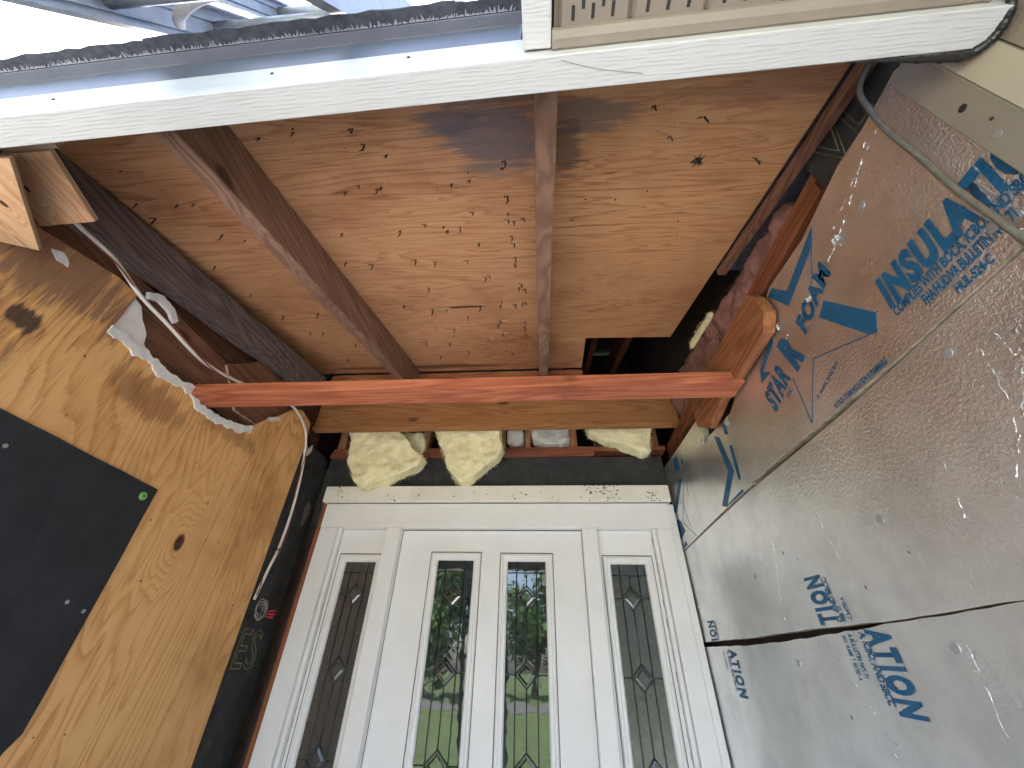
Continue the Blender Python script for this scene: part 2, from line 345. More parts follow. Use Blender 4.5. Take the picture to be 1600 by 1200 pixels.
def lump(name, outline, y0, y1, mat, parent=None, seed=0, amp=.022, vox=.0075, axis='Y', **k):
    """fluffy batt: prism, voxel-remeshed and displaced"""
    mb = MB()
    if axis == 'Y': mb.prism([(x, y0, z) for x, z in outline], (0, y1 - y0, 0))
    else: mb.prism([(y0, y, z) for y, z in outline], (y1 - y0, 0, 0))
    o = mb.build(name, mat, parent, tri=True, **k)
    r = o.modifiers.new('remesh', 'REMESH'); r.mode = 'VOXEL'; r.voxel_size = vox; r.use_smooth_shade = True
    s_ = o.modifiers.new('smooth', 'SMOOTH'); s_.iterations = 10; s_.factor = .6
    for q, (sz, st) in enumerate(((.12, amp * 1.5), (.05, amp * .6), (.014, amp * .2))):
        tx = bpy.data.textures.new(name + '_clouds', 'CLOUDS'); tx.noise_scale = sz
        d_ = o.modifiers.new('puff', 'DISPLACE'); d_.texture = tx; d_.strength = st; d_.mid_level = .5; d_.texture_coords = 'LOCAL'
    # loose glass fibres standing off the surface and its torn rim
    rr = random.Random(len(outline) * 31 + int(abs(outline[0][0]) * 100)); fm = MB(); n_o = len(outline)
    def inside(a_, b_):
        c_ = False
        for i in range(n_o):
            (x1, z1), (x2, z2) = outline[i], outline[i - 1]
            if (z1 > b_) != (z2 > b_) and a_ < (x2 - x1) * (b_ - z1) / (z2 - z1) + x1: c_ = not c_
        return c_
    A0, A1 = min(p[0] for p in outline), max(p[0] for p in outline); B0_, B1_ = min(p[1] for p in outline), max(p[1] for p in outline); n_s = 0
    want = int(9000 * (A1 - A0) * (B1_ - B0_)) + 80
    while n_s < want * 2:
        n_s += 1
        if n_s % 3:
            a_, b_ = rr.uniform(A0, A1), rr.uniform(B0_, B1_)
            if not inside(a_, b_): continue
            d_ = y0 + rr.uniform(-.004, .012)
        else:
            i = rr.randrange(n_o); q_ = rr.random(); a_ = outline[i - 1][0] * (1 - q_) + outline[i][0] * q_; b_ = outline[i - 1][1] * (1 - q_) + outline[i][1] * q_; d_ = rr.uniform(y0, y1)
        v1 = Vector((rr.gauss(0, 1), rr.gauss(-.3, .5), rr.gauss(-.3, 1))).normalized() * rr.uniform(.008, .024); wv = Vector((rr.gauss(0, 1), 0, rr.gauss(0, 1))).normalized() * rr.uniform(.0004, .0011)
        p_ = Vector((a_, d_, b_)) if axis == 'Y' else Vector((d_, a_, b_))
        if axis != 'Y': v1 = Vector((v1.y, v1.x, v1.z)); wv = Vector((0, wv.x, wv.z))
        fm.add([p_ - wv, p_ + wv, p_ + v1 + wv * .3, p_ + v1 * .9 - wv * .3], [(0, 1, 2, 3)])
    fm.build('loose_fibres', mat, o, kind='stuff')
    return o

def text(body, size, org, right, up, nrm, mat, parent, shear=.2, bold=.03, sx=1.0, name='printed_text', outline=False, spacing=1.0, lift=.0012):
    cu = bpy.data.curves.new('txt', 'FONT'); cu.body = body; cu.size = 1; cu.shear = shear; cu.offset = 0 if outline else bold; cu.space_character = spacing
    cu.resolution_u = 3
    if outline: cu.fill_mode = 'NONE' if hasattr(cu, 'fill_mode') else cu.fill_mode; cu.bevel_depth = .012; cu.bevel_resolution = 0
    ob = bpy.data.objects.new('txt', cu); COL.objects.link(ob)
    dg = bpy.context.evaluated_depsgraph_get(); me = bpy.data.meshes.new_from_object(ob.evaluated_get(dg))
    bpy.data.objects.remove(ob); bpy.data.curves.remove(cu)
    org, right, up, nrm = map(Vector, (org, right, up, nrm))
    base = wloc(parent)
    for v_ in me.vertices:
        p = v_.co; v_.co = right * (p.x * size * sx) + up * (p.y * size) + nrm * (lift + (p.z * size if outline else 0))
    me.materials.clear(); me.materials.append(M[mat])
    o = bpy.data.objects.new(name, me); finish(o, parent); o.location = org - base
    return o

def skew(x, y, z): return (x, y - .024 * x, z)                       # the eave runs a touch out of square with the door wall

# ------------------------------------------------------------------ ground, porch slab, added bounce slab, road
MB().add([(-400, -400, -.16), (400, -400, -.16), (400, 400, -.16), (-400, 400, -.16)], [(0, 1, 2, 3)]).build('ground', 'grass', kind='structure')
box('porch_slab', -1.30, .70, .15, 2.20, -.15, 0, 'concrete', kind='structure', bevel=.01)
box('bounce_slab', -5.0, 6.0, -4.6, .148, -.157, -.04, 'concrete', kind='structure', bevel=.01)  # unseen pale slab added to bounce neutral sunlight into the porch
box('road', -200, 200, -27, -21, -.158, -.14, 'asphalt', kind='structure', bevel=0)

# ------------------------------------------------------------------ house body behind the skins, unseen, added against light leaks
hs = thing('house_body', 'unseen dark house shell keeping light out behind the porch skins', 'house', (0, 3, 0))
box('wall_core', -4, -1.42, .33, 6, -.1, 2.45, 'unlit_dark', hs, 0)
box('wall_core', .702, 4, -.60, 6, -.1, 2.335, 'unlit_dark', hs, 0)
box('wall_core', -1.42, .702, 2.165, 6, -.1, 2.43, 'unlit_dark', hs, 0)
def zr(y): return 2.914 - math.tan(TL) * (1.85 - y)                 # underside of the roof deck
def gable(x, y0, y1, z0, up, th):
    MB().prism([(x, y0, z0), (x, y1, z0), (x, y1, zr(y1) + up), (x, y0, zr(y0) + up)], (th, 0, 0)).build('attic_blocker', 'unlit_dark', hs)  # unseen walls added to close the attic and keep it dark
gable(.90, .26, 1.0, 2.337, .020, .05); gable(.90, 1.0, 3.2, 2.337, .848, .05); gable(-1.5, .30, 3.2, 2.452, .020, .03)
MB().prism([(-1.5, 3.2, 2.432), (.95, 3.2, 2.432), (.95, 3.2, zr(3.2) + .84), (.1505, 3.2, zr(3.2) + .84), (.1505, 3.2, zr(3.2) + .02), (-1.5, 3.2, zr(3.2) + .02)], (0, .05, 0)).build('attic_blocker', 'unlit_dark', hs, tri=True)

# ------------------------------------------------------------------ roof: deck sheets, nails through them, shingles
def deck(name, outline, mat, label):
    mb = MB(); lo = [(x, y, zr(y)) for x, y in outline]; mb.prism(lo, (0, 0, .013), 0, 1)
    return mb.build(name, [mat, 'ply_edge'], None, label, 'roof sheathing', tri=True)
d1 = deck('roof_sheathing', [(-1.46, .247), (.022, .2115), (.022, 1.846), (-1.46, 1.846)], 'ply_roof', 'wide plywood roof sheet with many nail points, left of the pale centre rafter')
d2 = deck('roof_sheathing', ragged([(.0235, .2115), (.652, .205), (.654, 1.49), (.24, 1.475), (.0235, 1.465)], .05, .0015, 3, {2, 3}), 'ply_roof2', 'plywood roof sheet right of the pale centre rafter, ending at the black hole')
d3 = deck('roof_sheathing', [(.0235, 1.4665), (.236, 1.477), (.252, 1.846), (.0235, 1.846)], 'ply_roof', 'small plywood strip beside the black hole above the red crossbar')
NAILS = [(-0.535, 0.545), (-0.488, 0.528), (-0.442, 0.542), (-0.427, 0.535), (-0.228, 0.538), (-0.177, 0.53), (-0.076, 0.48), (-0.084, 0.498), (-0.08, 0.591), (-0.188, 0.642), (-0.082, 0.654), (-0.084, 0.679), (-0.067, 0.686), (-0.037, 0.675), (-0.433, 0.701), (-0.345, 0.679), (-0.289, 0.693), (-0.28, 0.709), (-0.239, 0.701), (-0.625, 0.7), (-0.079, 0.749), (-0.073, 0.785), (-0.189, 0.776), (-0.428, 0.842), (-0.363, 0.861), (-0.245, 0.859), (-0.074, 0.851), (-0.075, 0.89), (-0.682, 0.839), (-0.592, 0.857), (-0.194, 0.956), (-0.178, 0.946), (-0.428, 1.009), (-0.06, 1.008), (-0.069, 1.031), (-0.047, 1.041), (-0.456, 1.164), (-0.395, 1.171), (-0.246, 1.152), (-0.156, 1.151), (-0.149, 1.128), (-0.093, 1.148), (-0.063, 1.139), (-0.05, 1.134), (-0.313, 1.232), (-0.17, 1.278), (-0.183, 1.318), (-0.056, 1.293), (-0.062, 1.338), (-0.485, 1.324), (-0.4, 1.343), (-0.17, 1.403), (-0.057, 1.424), (-0.568, 1.125), (-1.044, 1.332), (-1.106, 1.328), (-0.972, 1.162), (-0.25, 1.449), (-0.452, 1.486), (-0.571, 1.468), (-0.376, 1.582), (-0.171, 1.589), (-0.541, 1.64), (-0.188, 1.616), (-0.059, 1.517), (-0.143, 1.613), (-0.943, 1.464), (-1.072, 1.646), (-1.17, 0.543), (-1.053, 0.555), (-1.003, 0.556), (-1.171, 0.601), (-1.018, 0.68), (-0.962, 0.708), (-1.17, 0.828), (-1.166, 1.007), (-1.141, 1.175), (-0.669, 0.377), (-0.578, 0.37), (-0.432, 0.371), (-0.422, 0.412), (-0.375, 0.442), (0.275, 0.367), (0.395, 0.4), (0.331, 0.442), (0.421, 0.511), (0.567, 0.516)]
def nail_mesh(k):
    r_ = random.Random(k); mb = MB(); L = r_.uniform(.014, .026)
    mb.tube([(0, 0, .002), (r_.uniform(-.002, .002), 0, -L * .7), (r_.uniform(-.003, .003), 0, -L)], [.0015, .0014, .0004], 5)
    mb.tube([(-.003, 0, .001), (-.012 * r_.uniform(.4, 1), .001, -.003)], [.0016, .0005], 4, 0)
    if k % 2: mb.tube([(.002, 0, .001), (r_.uniform(.012, .026), r_.uniform(-.004, .004), -.004)], [.0018, .0004], 4, 1)
    me = bpy.data.meshes.new('nail_tip'); me.from_pydata(mb.v, [], mb.f); me.materials.append(M['nail']); me.materials.append(M['splinter'])
    for p, i in zip(me.polygons, mb.mi): p.material_index = i
    return me
NM = [nail_mesh(k) for k in range(6)]
for i, (x, y) in enumerate(NAILS):
    par = d1 if x < .02 else d2
    o = bpy.data.objects.new('nail_tip', NM[i % 6]); finish(o, par); o.location = Vector((x, y, zr(y) - .0005)) - par.location; o.rotation_euler = (0, 0, random.uniform(-.5, .5)); s_ = random.uniform(1.0, 1.7); o.scale = (s_, s_, s_)

nb = MB(); rr = random.Random(2); c0 = Vector((.421, .511, zr(.511) - .006))
for _ in range(26):
    d_ = Vector((rr.gauss(0, 1), rr.gauss(0, .8), rr.uniform(-.3, .5))).normalized() * rr.uniform(.006, .022); nb.tube([c0 + d_ * .1, c0 + d_ * .6 + Vector((0, 0, -.002)), c0 + d_], [.0018, .0011, .0003], 4)
nb.build('insect_nest', 'nail', None, 'dark ragged insect nest on the plywood right of the centre rafter', 'nest')
rf = thing('shingle_roof', 'dark shingle roof edge overhanging the white fascia, against the sky', 'roof', (-.6, .2, 2.45))
def roof_slab(x0, x1, y0, y1, up, name):
    mb = MB(); q = [(x0, y0), (x1, y0), (x1, y1), (x0, y1)]
    mb.prism([(a_, b_, zr(b_) + up) for a_, b_ in q], (0, 0, .012)); mb.build(name, 'unlit_dark' if up > .5 else 'shingle', rf)  # raised slab takes the dark colour so the hole looks unlit
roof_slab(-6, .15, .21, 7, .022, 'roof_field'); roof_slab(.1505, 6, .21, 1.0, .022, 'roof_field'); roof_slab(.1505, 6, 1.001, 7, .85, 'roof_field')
MB().box(.1505, 6, .985, 1.0, zr(1.0) + .036, zr(1) + .86).build('attic_baffle', 'unlit_dark', rf); MB().prism([(.1352, 1.001, zr(1.001) + .036), (.1352, 3.4, zr(3.4) + .036), (.1352, 3.4, zr(3.4) + .86), (.1352, 1.001, zr(1.001) + .86)], (.0148, 0, 0)).build('attic_baffle', 'unlit_dark', rf)  # unseen baffles added to keep daylight out above the hole
for X in (.34, .55):
    mb = MB(); mb.prism([(X, 1.2, zr(1.2) + .25), (X, 3.1, zr(3.1) + .25), (X, 3.1, zr(3.1) + .40), (X, 1.2, zr(1.2) + .40)], (.04, 0, 0)); mb.build('attic_rafter', 'side', rf)
rnd = random.Random(5); x = -2.6
while x < -.02:
    wd = min(rnd.uniform(.26, .34), -.017 - x); y0 = .156 + rnd.uniform(-.003, .003)
    def sh(X, Y, Z): return (X, Y - .024 * X, Z)
    pts = [(x + wd * k / 12, y0 + rnd.uniform(-.0018, .0018)) for k in range(13)]
    mb = MB(); fr = [sh(a, b, zr(b) + .0145) for a, b in pts] + [sh(x + wd - .001, .33, zr(.33) + .0145), sh(x, .33, zr(.33) + .0145)]
    mb.prism(fr, (0, 0, .007)); mb.build('shingle', 'shingle', rf, tri=True); x += wd + .0005
mb = MB(); x = -2.4                                                   # torn threads of sealant under the shingle lip
while x < -.03:
    h_ = rnd.choice((.003, .004, .006, .011)) * rnd.uniform(.5, 1.3); wd = rnd.uniform(.0015, .006); lx = rnd.uniform(-.006, .006)
    yb = .1785; zb = zr(.18) + .0125
    mb.prism([sh(x, yb, zb - .001), sh(x + wd, yb, zb - .001), sh(x + wd * .5 + lx, yb - h_ * .9, zb + .001)], (0, .0004, -.0016)); x += wd * rnd.uniform(.6, 1.6)
mb.build('sealant_fringe', 'fringe', rf, kind='stuff')

# ------------------------------------------------------------------ eave: wrapped fascia beam, dark drip metal
fa = thing('fascia_beam', 'long white woodgrain fascia board crossing above the open porch ceiling', 'fascia', (-.4, .21, 2.2))
def sweep(prof, x0, x1, n=1, close=True):
    mb = MB(); vs = []
    for k in range(n + 1):
        X = x0 + (x1 - x0) * k / n; vs += [skew(X, y, z) for y, z in prof]
    m = len(prof); fs = []
    for k in range(n):
        for j in range(m if close else m - 1):
            j2 = (j + 1) % m; fs.append((k * m + j, (k + 1) * m + j, (k + 1) * m + j2, k * m + j2))
    if close: fs += [tuple(range(m)), tuple(n * m + j for j in range(m - 1, -1, -1))]
    return mb.add(vs, fs)
sweep([(.190, 2.200), (.2365, 2.200), (.2365, 2.330), (.2335, 2.330), (.2335, 2.303), (.1902, 2.303)], -2.6, .662, 24).build('wrap', 'vinyl', fa, bevel=.0018)
sweep([(.198, 2.207), (.230, 2.207), (.230, 2.298), (.198, 2.298)], -2.6, .66).build('subfascia', 'joist', fa)
sweep([(.1935, 2.304), (.2370, 2.331), (.2370, 2.442), (.178, 2.4315), (.1775, 2.4285), (.196, 2.427), (.197, 2.400), (.1945, 2.396), (.1935, 2.350)], -2.6, -.018, 24).build('drip_edge', 'drip', fa, bevel=.001)
for X, Z in ((-.86, 2.262), (-.445, 2.268), (-.205, 2.272)):
    a = MB(); a.tube([(X, .1885 - .024 * X, Z), (X, .195 - .024 * X, Z)], .003, 8); a.build('nail_head', 'nail', fa)
MB().tube(spline([skew(.045, .197, 2.1992), skew(.10, .212, 2.1992), skew(.17, .224, 2.1992)]), .0003, 4).build('crack', 'cable_grey', fa)

# ------------------------------------------------------------------ right-hand overhang: return board, vented soffit, J channel
sf = thing('vented_soffit', 'tan vented vinyl soffit over the viewer, right of the white return board', 'soffit', (.4, 0, 2.23))
x = .034; k = 0
while x < .66:
    x1 = min(x + .108, .665); y1 = .166
    prof = [(x, 2.236), (x + .006, 2.244), (x + .012, 2.236), (x1 - .0005, 2.236), (x1 - .0005, 2.239), (x + .014, 2.239), (x + .006, 2.248), (x, 2.239)]
    mb = MB(); vs = [(a, y1 - .024 * a, z) for a, z in prof] + [(a, -.6, z) for a, z in prof]; m = len(prof)
    mb.add(vs, [(j, (j + 1) % m, (j + 1) % m + m, j + m) for j in range(m)] + [tuple(range(m)), tuple(range(2 * m - 1, m - 1, -1))])
    pn = mb.build('soffit_panel', 'tan', sf, tri=True)
    if k == 0: slot_me = None
    if x1 - x > .09 and k > 0 or k == 0:
        for rr in range(14):
            for cc in range(5):
                yy = .152 - rr * .0245 - (.012 if cc % 2 else 0); xx = x + .028 + cc * .0145
                if k == 0 and cc < 0: continue
                if slot_me is None:
                    sm = MB().box(-.0024, .0024, -.0085, .0085, -.0006, .0006); slot_me = bpy.data.meshes.new('vent_slot'); slot_me.from_pydata(sm.v, [], sm.f); slot_me.materials.append(M['slot'])
                if rr > 3 or k > 3: continue
                o = bpy.data.objects.new('vent_slot', slot_me); finish(o, pn); o.location = Vector((xx, yy - .024 * xx, 2.2357)) - wloc(pn)
    x = x1; k += 1
sweep([(.1900, 2.2215), (.187, 2.2185), (.176, 2.2195), (.1665, 2.226), (.165, 2.2355), (.1900, 2.2355)], .031, .64, 8).build('j_channel', 'tan', sf, smooth=False, bevel=.001)
MB().box(-.012, 6, -.7, .1895, 2.262, 2.38, fn=lambda a, b, c: (a, b - (.024 * a if b > 0 and a < 1 else .02 if b > 0 else 0), c)).build('soffit_light_block', 'shingle', sf)  # unseen block added above the soffit to stop light
rb = MB().box(-.0135, .0300, -.70, .1870, 2.2255, 2.2600).build('return_board', 'vinyl', None, 'short white woodgrain return board pointing out from the fascia', 'trim board', bevel=.002)

# ------------------------------------------------------------------ rafters
def sloped(name, x0, x1, y0, y1, drop, mat, label, depth=.150, top=0.0, fz=None):
    f = fz or zr; mb = MB(); n = 10; rr = random.Random(int(abs(x0) * 1000)); vs = []
    for k in range(n + 1):
        y = y0 + (y1 - y0) * k / n; wob = rr.uniform(-.0015, .0015)
        vs += [(x0 + wob, y, f(y) - top), (x1 + wob, y, f(y) - top), (x1 + wob, y, f(y) - top - depth + wob), (x0 + wob, y, f(y) - top - depth + wob)]
    fs = []
    for k in range(n):
        for j in range(4): fs.append((k * 4 + j, (k + 1) * 4 + j, (k + 1) * 4 + (j + 1) % 4, k * 4 + (j + 1) % 4))
    fs += [(0, 1, 2, 3), (n * 4 + 3, n * 4 + 2, n * 4 + 1, n * 4)]
    return mb.add(vs, fs).build(name, mat, None, label, 'rafter', 'sloping rafters under the roof sheets', bevel=.003)
sloped('rafter', -.772, -.722, .245, 1.846, 0, 'rafter', 'weathered brown rafter crossing diagonally between the two left bays', top=.001)
sloped('rafter', .000, .046, .245, 1.846, 0, 'rafter_mid', 'pale straight rafter running down the middle of the ceiling', depth=.146, top=.001)
sloped('rafter', -1.272, -1.200, .30, 1.70, 0, 'rafter_dark', 'dark grey rafter above the plywood side wall', depth=.124, fz=lambda y: 2.500 + .207 * (y - .411), top=.0)
sloped('rafter', .662, .690, .245, .98, 0, 'joist', 'thin brown rafter edge along the right side of the roof sheets', depth=.026, top=-.001)

# ------------------------------------------------------------------ ledger, red crossbar, cavity over the door
lg = thing('ledger_board', 'wide knotty orange header board spanning the porch behind the red crossbar', 'beam', (-.27, 1.87, 2.518))
box('lower_board', -1.275, .735, 1.850, 1.888, 2.518, 2.800, 'ledger', lg, .003)
box('upper_board', -1.275, .255, 1.852, 1.888, 2.8015, 2.905, 'ledger_up', lg, .003)
box('edge_strip', -1.275, .700, 1.838, 1.8495, 2.5185, 2.534, 'ledger', lg, .002)
MB().box(-1.262, .662, 1.066, 1.158, 2.221, 2.264, fn=lambda a, b, c: (a, b + .012 * (a + .3) * 0, c)).build('crossbar', 'red_beam', None, 'bright red stained lumber crossbar spanning the porch from wall to wall', 'beam', bevel=.003)
box('top_plate', -1.24, .30, 2.046, 2.135, 2.440, 2.476, 'plate', None, .003, label='red brown wall plate lying on the black header above the door', cat='lumber')
box('top_plate', -1.24, .70, 2.062, 2.15, 2.478, 2.506, 'plate', None, .003, label='upper red brown plate carrying the short studs above the door', cat='lumber')
for X, wd, lab in ((-1.20, .05, 'short dark stud at the far left of the cavity over the door'), (-.685, .04, 'short stud right of the big drooping yellow batt'), (-.235, .055, 'short wide stud right of the middle yellow batt'), (-.075, .034, 'thin short stud between two grey insulation lumps'), (.188, .046, 'short stud left of the right hand yellow batt'), (.645, .05, 'short stud at the right end of the cavity over the door')):
    box('cripple_stud', X - wd / 2, X + wd / 2, 2.066, 2.15, 2.507, 2.90, 'stud', None, .003, label=lab, cat='stud', group='short studs above the door')
box('door_header', -1.24, .668, 2.062, 2.16, 2.05, 2.4385, 'foam_black', None, .002, label='black header board above the white door trim', cat='wall board')
lump('insulation_batt', [(-1.08, 2.60), (-1.075, 2.47), (-1.06, 2.35), (-1.0, 2.26), (-.935, 2.200), (-.86, 2.245), (-.78, 2.280), (-.705, 2.315), (-.635, 2.385), (-.72, 2.46), (-.84, 2.60)], 1.925, 2.015, 'yellow_ins', label='large pale yellow insulation batt drooping over the left of the door', cat='insulation', group='insulation above the door', amp=.03)
lump('insulation_batt', [(-.86, 2.60), (-.86, 2.50), (-.79, 2.455), (-.70, 2.445), (-.67, 2.50), (-.70, 2.60)], 2.03, 2.13, 'yellow_ins', label='small yellow insulation tuft behind the large drooping batt', cat='insulation', group='insulation above the door')
lump('insulation_batt', [(-.625, 2.60), (-.565, 2.47), (-.505, 2.34), (-.46, 2.265), (-.418, 2.238), (-.36, 2.275), (-.27, 2.35), (-.205, 2.435), (-.235, 2.60)], 1.93, 2.02, 'yellow_ins', label='wedge shaped yellow insulation batt hanging above the middle of the door', cat='insulation', group='insulation above the door', amp=.028)
lump('insulation_batt', [(.255, 2.60), (.275, 2.535), (.36, 2.49), (.46, 2.46), (.56, 2.42), (.592, 2.425), (.605, 2.50), (.62, 2.60)], 1.96, 2.05, 'yellow_ins', label='yellow insulation batt poking out above the right end of the door', cat='insulation', group='insulation above the door', amp=.024)
lump('insulation_batt', [(-.055, 2.62), (-.045, 2.54), (.02, 2.505), (.12, 2.505), (.165, 2.54), (.165, 2.62)], 2.02, 2.12, 'grey_ins', label='grey dusty insulation lump left of the right hand yellow batt', cat='insulation', group='insulation above the door')
lump('insulation_batt', [(-.200, 2.62), (-.200, 2.535), (-.155, 2.515), (-.10, 2.53), (-.10, 2.62)], 2.05, 2.12, 'grey_ins', label='small grey insulation lump beside the wide short stud', cat='insulation', group='insulation above the door', amp=.012)
MB().prism([(-1.155, 2.00, 2.60), (-1.10, 2.00, 2.60), (-1.055, 2.00, 2.47), (-1.075, 2.00, 2.465)], (0, .006, 0)).build('paper_scrap', 'gypsum', None, 'small torn white facing scrap left of the large drooping batt', 'scrap')

# ------------------------------------------------------------------ door unit
du = thing('entry_door', 'white front door with leaded glass lights and two glazed sidelights', 'door', (-.26, 2.05, 0))
DY = 2.060
hc = box('head_cap', -1.172, .648, 1.992, 2.061, 2.160, 2.246, 'white_dirty', du, .004)
box('head_casing', -1.152, .632, 2.014, 2.061, 2.034, 2.157, 'white', du, .003)
MB().box(-1.150, .630, 2.0125, 2.014, 2.1565, 2.1595).build('joint', 'caulk', du)
for a, b in ((-1.150, -1.062), (.556, .628)):
    box('jamb', a, b, 2.014, 2.061, 0, 2.0335, 'white', du, .003)
box('jamb_bead', -1.0615, -1.043, 2.034, 2.061, 0, 2.0335, 'white', du, .004)
box('jamb_bead', .537, .5555, 2.034, 2.061, 0, 2.0335, 'white', du, .004)
box('brick_mould', .6285, .664, 2.024, 2.061, 0, 2.156, 'white', du, .006)
box('jamb_edge', -1.176, -1.1505, 2.022, 2.061, 0, 2.159, 'jamb_wood', du, .002)
box('mullion', -.797, -.722, 2.010, 2.061, 0, 2.0335, 'white', du, .003)
box('mullion', .193, .265, 2.010, 2.061, 0, 2.0335, 'white', du, .003)

def light(panel, x0, x1, z0, z1, glass, yb, dz):
    """glazing bead frame, pane and leaded came lattice set in a panel"""
    m = .036; cx = (x0 + x1) / 2
    mb = MB()
    prof = [(m, .000), (m - .005, -.009), (m - .014, -.0105), (m - .018, -.006), (.006, -.005), (0, .003), (0, .012), (m, .012)]
    ring = []
    for (s_, yy) in prof:
        ring.append([(x0 - s_, yb + yy, z0 - s_), (x1 + s_, yb + yy, z0 - s_), (x1 + s_, yb + yy, z1 + s_), (x0 - s_, yb + yy, z1 + s_)])
    vs = [p for r_ in ring for p in r_]; fs = []
    for i in range(len(prof)):
        i2 = (i + 1) % len(prof)
        for c_ in range(4):
            c2 = (c_ + 1) % 4; fs.append((i * 4 + c_, i * 4 + c2, i2 * 4 + c2, i2 * 4 + c_))
    mb.add(vs, fs); fr = mb.build('glazing_bead', 'white', panel, bevel=.0)
    g = MB(); q = .0375
    for a, b, c_, d_ in ((x0 - q, x1 + q, z1 + .0362, z1 + .0392), (x0 - q - .0012, x0 - .0362, z0 - q, z1 + q), (x1 + .0362, x1 + q + .0012, z0 - q, z1 + q)):
        g.box(a, b, yb - .0012, yb + .001, c_, d_)
    g.build('grime_line', 'caulk', panel)
    pane = MB().box(x0 - .004, x1 + .004, yb + .010, yb + .0118, z0 - .004, z1 + .004).build('pane', glass, panel)
    cm = MB(); yc = yb + .0085; hw = (x1 - x0) * .26; dh = .047; r_ = .0028
    zt = z1 - .050; cz = [1.732, 1.440, 1.150, .86]
    for sx_ in (-1, 1): cm.tube([(cx + sx_ * hw, yc, z0), (cx + sx_ * hw, yc, z1)], r_, 6)
    cm.tube([(x0, yc, zt), (x1, yc, zt)], r_, 6)
    prev = zt
    for z_ in cz:
        if z_ - dh < z0: break
        cm.tube([(cx, yc, prev), (cx, yc, z_ + dh)], r_ * .9, 6)
        P4 = [(cx, yc, z_ + dh), (cx + hw, yc, z_), (cx, yc, z_ - dh), (cx - hw, yc, z_)]
        for i in range(4): cm.tube([P4[i], P4[(i + 1) % 4]], r_ * 1.25, 6)
        cm.tube([(x0, yc, z_), (cx - hw, yc, z_)], r_, 6); cm.tube([(cx + hw, yc, z_), (x1, yc, z_)], r_, 6); prev = z_ - dh
        # bevelled jewel in the diamond
        k_ = .80; k2 = .55; O = [Vector((cx + (p[0] - cx) * k_, yb + .0098, z_ + (p[2] - z_) * k_)) for p in P4]; I = [Vector((cx + (p[0] - cx) * k2, yb + .0066, z_ + (p[2] - z_) * k2)) for p in P4]
        MB().add(O + I, [(0, 1, 5, 4), (1, 2, 6, 5), (2, 3, 7, 6), (3, 0, 4, 7), (4, 5, 6, 7)]).build('bevelled_jewel', glass, pane)
    cm.tube([(cx, yc, prev), (cx, yc, z0)], r_ * .9, 6)
    cm.build('came', 'lead', pane, smooth=True)

def holed(name, x0, x1, z0, z1, holes, y0, y1, mat, parent):
    """panel with rectangular glass openings (holes share z range): stiles and rails in one mesh"""
    mb = MB(); hz0, hz1 = holes[0][2], holes[0][3]
    mb.box(x0, x1, y0, y1, hz1, z1); mb.box(x0, x1, y0, y1, z0, hz0)
    xs = [x0] + [v for h in holes for v in (h[0], h[1])] + [x1]
    for i in range(0, len(xs), 2): mb.box(xs[i], xs[i + 1], y0, y1, hz0, hz1)
    return mb.build(name, mat, parent)
G0 = .62
slab = holed('door_slab', -.7205, .1915, .02, 2.030, [(-.525, -.339, G0 - .004, 1.893), (-.178, .013, G0 - .004, 1.890)], DY, DY + .04, 'white', du)
light(slab, -.521, -.343, G0, 1.889, 'glass', DY, 0); light(slab, -.174, .009, G0, 1.886, 'glass', DY, 0)
box('weather_gap', -.7215, .1925, 2.0585, 2.0595, 2.0302, 2.0332, 'caulk', du, 0)
s1 = holed('sidelight', -1.0425, -.7975, .02, 2.033, [(-.994, -.832, G0 - .004, 1.882)], DY, DY + .04, 'white', du); light(s1, -.990, -.836, G0, 1.878, 'side_glass', DY, 0)
s2 = holed('sidelight', .2655, .5365, .02, 2.033, [(.316, .486, G0 - .004, 1.882)], DY, DY + .04, 'white', du); light(s2, .320, .482, G0, 1.878, 'side_glass', DY, 0)
gl = MB(); rnd = random.Random(3)
for (xx, z0_, z1_) in ((.5365, 1.2, 2.03), (.2655, 1.0, 2.0), (.1925, 1.3, 2.0), (-.798, 1.5, 1.9), (-1.043, 1.2, 1.7)):
    z_ = z0_
    while z_ < z1_:
        L = rnd.uniform(.01, .05); gl.box(xx - rnd.uniform(.0008, .0022), xx + rnd.uniform(.0008, .002), 2.0580, 2.0592, z_, z_ + L); z_ += L + rnd.uniform(.004, .05)
gl.build('grime_line', 'caulk', du, kind='stuff')
dm = MB(); rr = random.Random(17)
for cx_, cz_, n_, sp_ in ((.33, 2.212, 46, .045), (.55, 2.186, 16, .02), (-1.08, 2.21, 14, .02), (-.78, 2.18, 6, .02), (-.3, 2.2, 8, .25), (-.55, 2.21, 6, .2), (.3, 2.17, 10, .3)):
    for _ in range(n_):
        X, Z_ = rr.gauss(cx_, sp_), min(2.243, max(2.163, rr.gauss(cz_, .02))); r_ = rr.uniform(.0012, .0042)
        if not -1.17 < X < .645: continue
        dm.tube([(X - r_ * rr.uniform(.5, 2), 1.9915, Z_ + rr.uniform(-r_, r_)), (X, 1.9895, Z_), (X + r_ * rr.uniform(.5, 2), 1.9915, Z_ + rr.uniform(-r_, r_))], [r_ * .4, r_, r_ * .3], 5)
dm.build('mud_specks', 'caulk', du, kind='stuff')
box('backing', -1.24, .668, 2.105, 2.16, 0, 2.05, 'unlit_dark', du, 0)

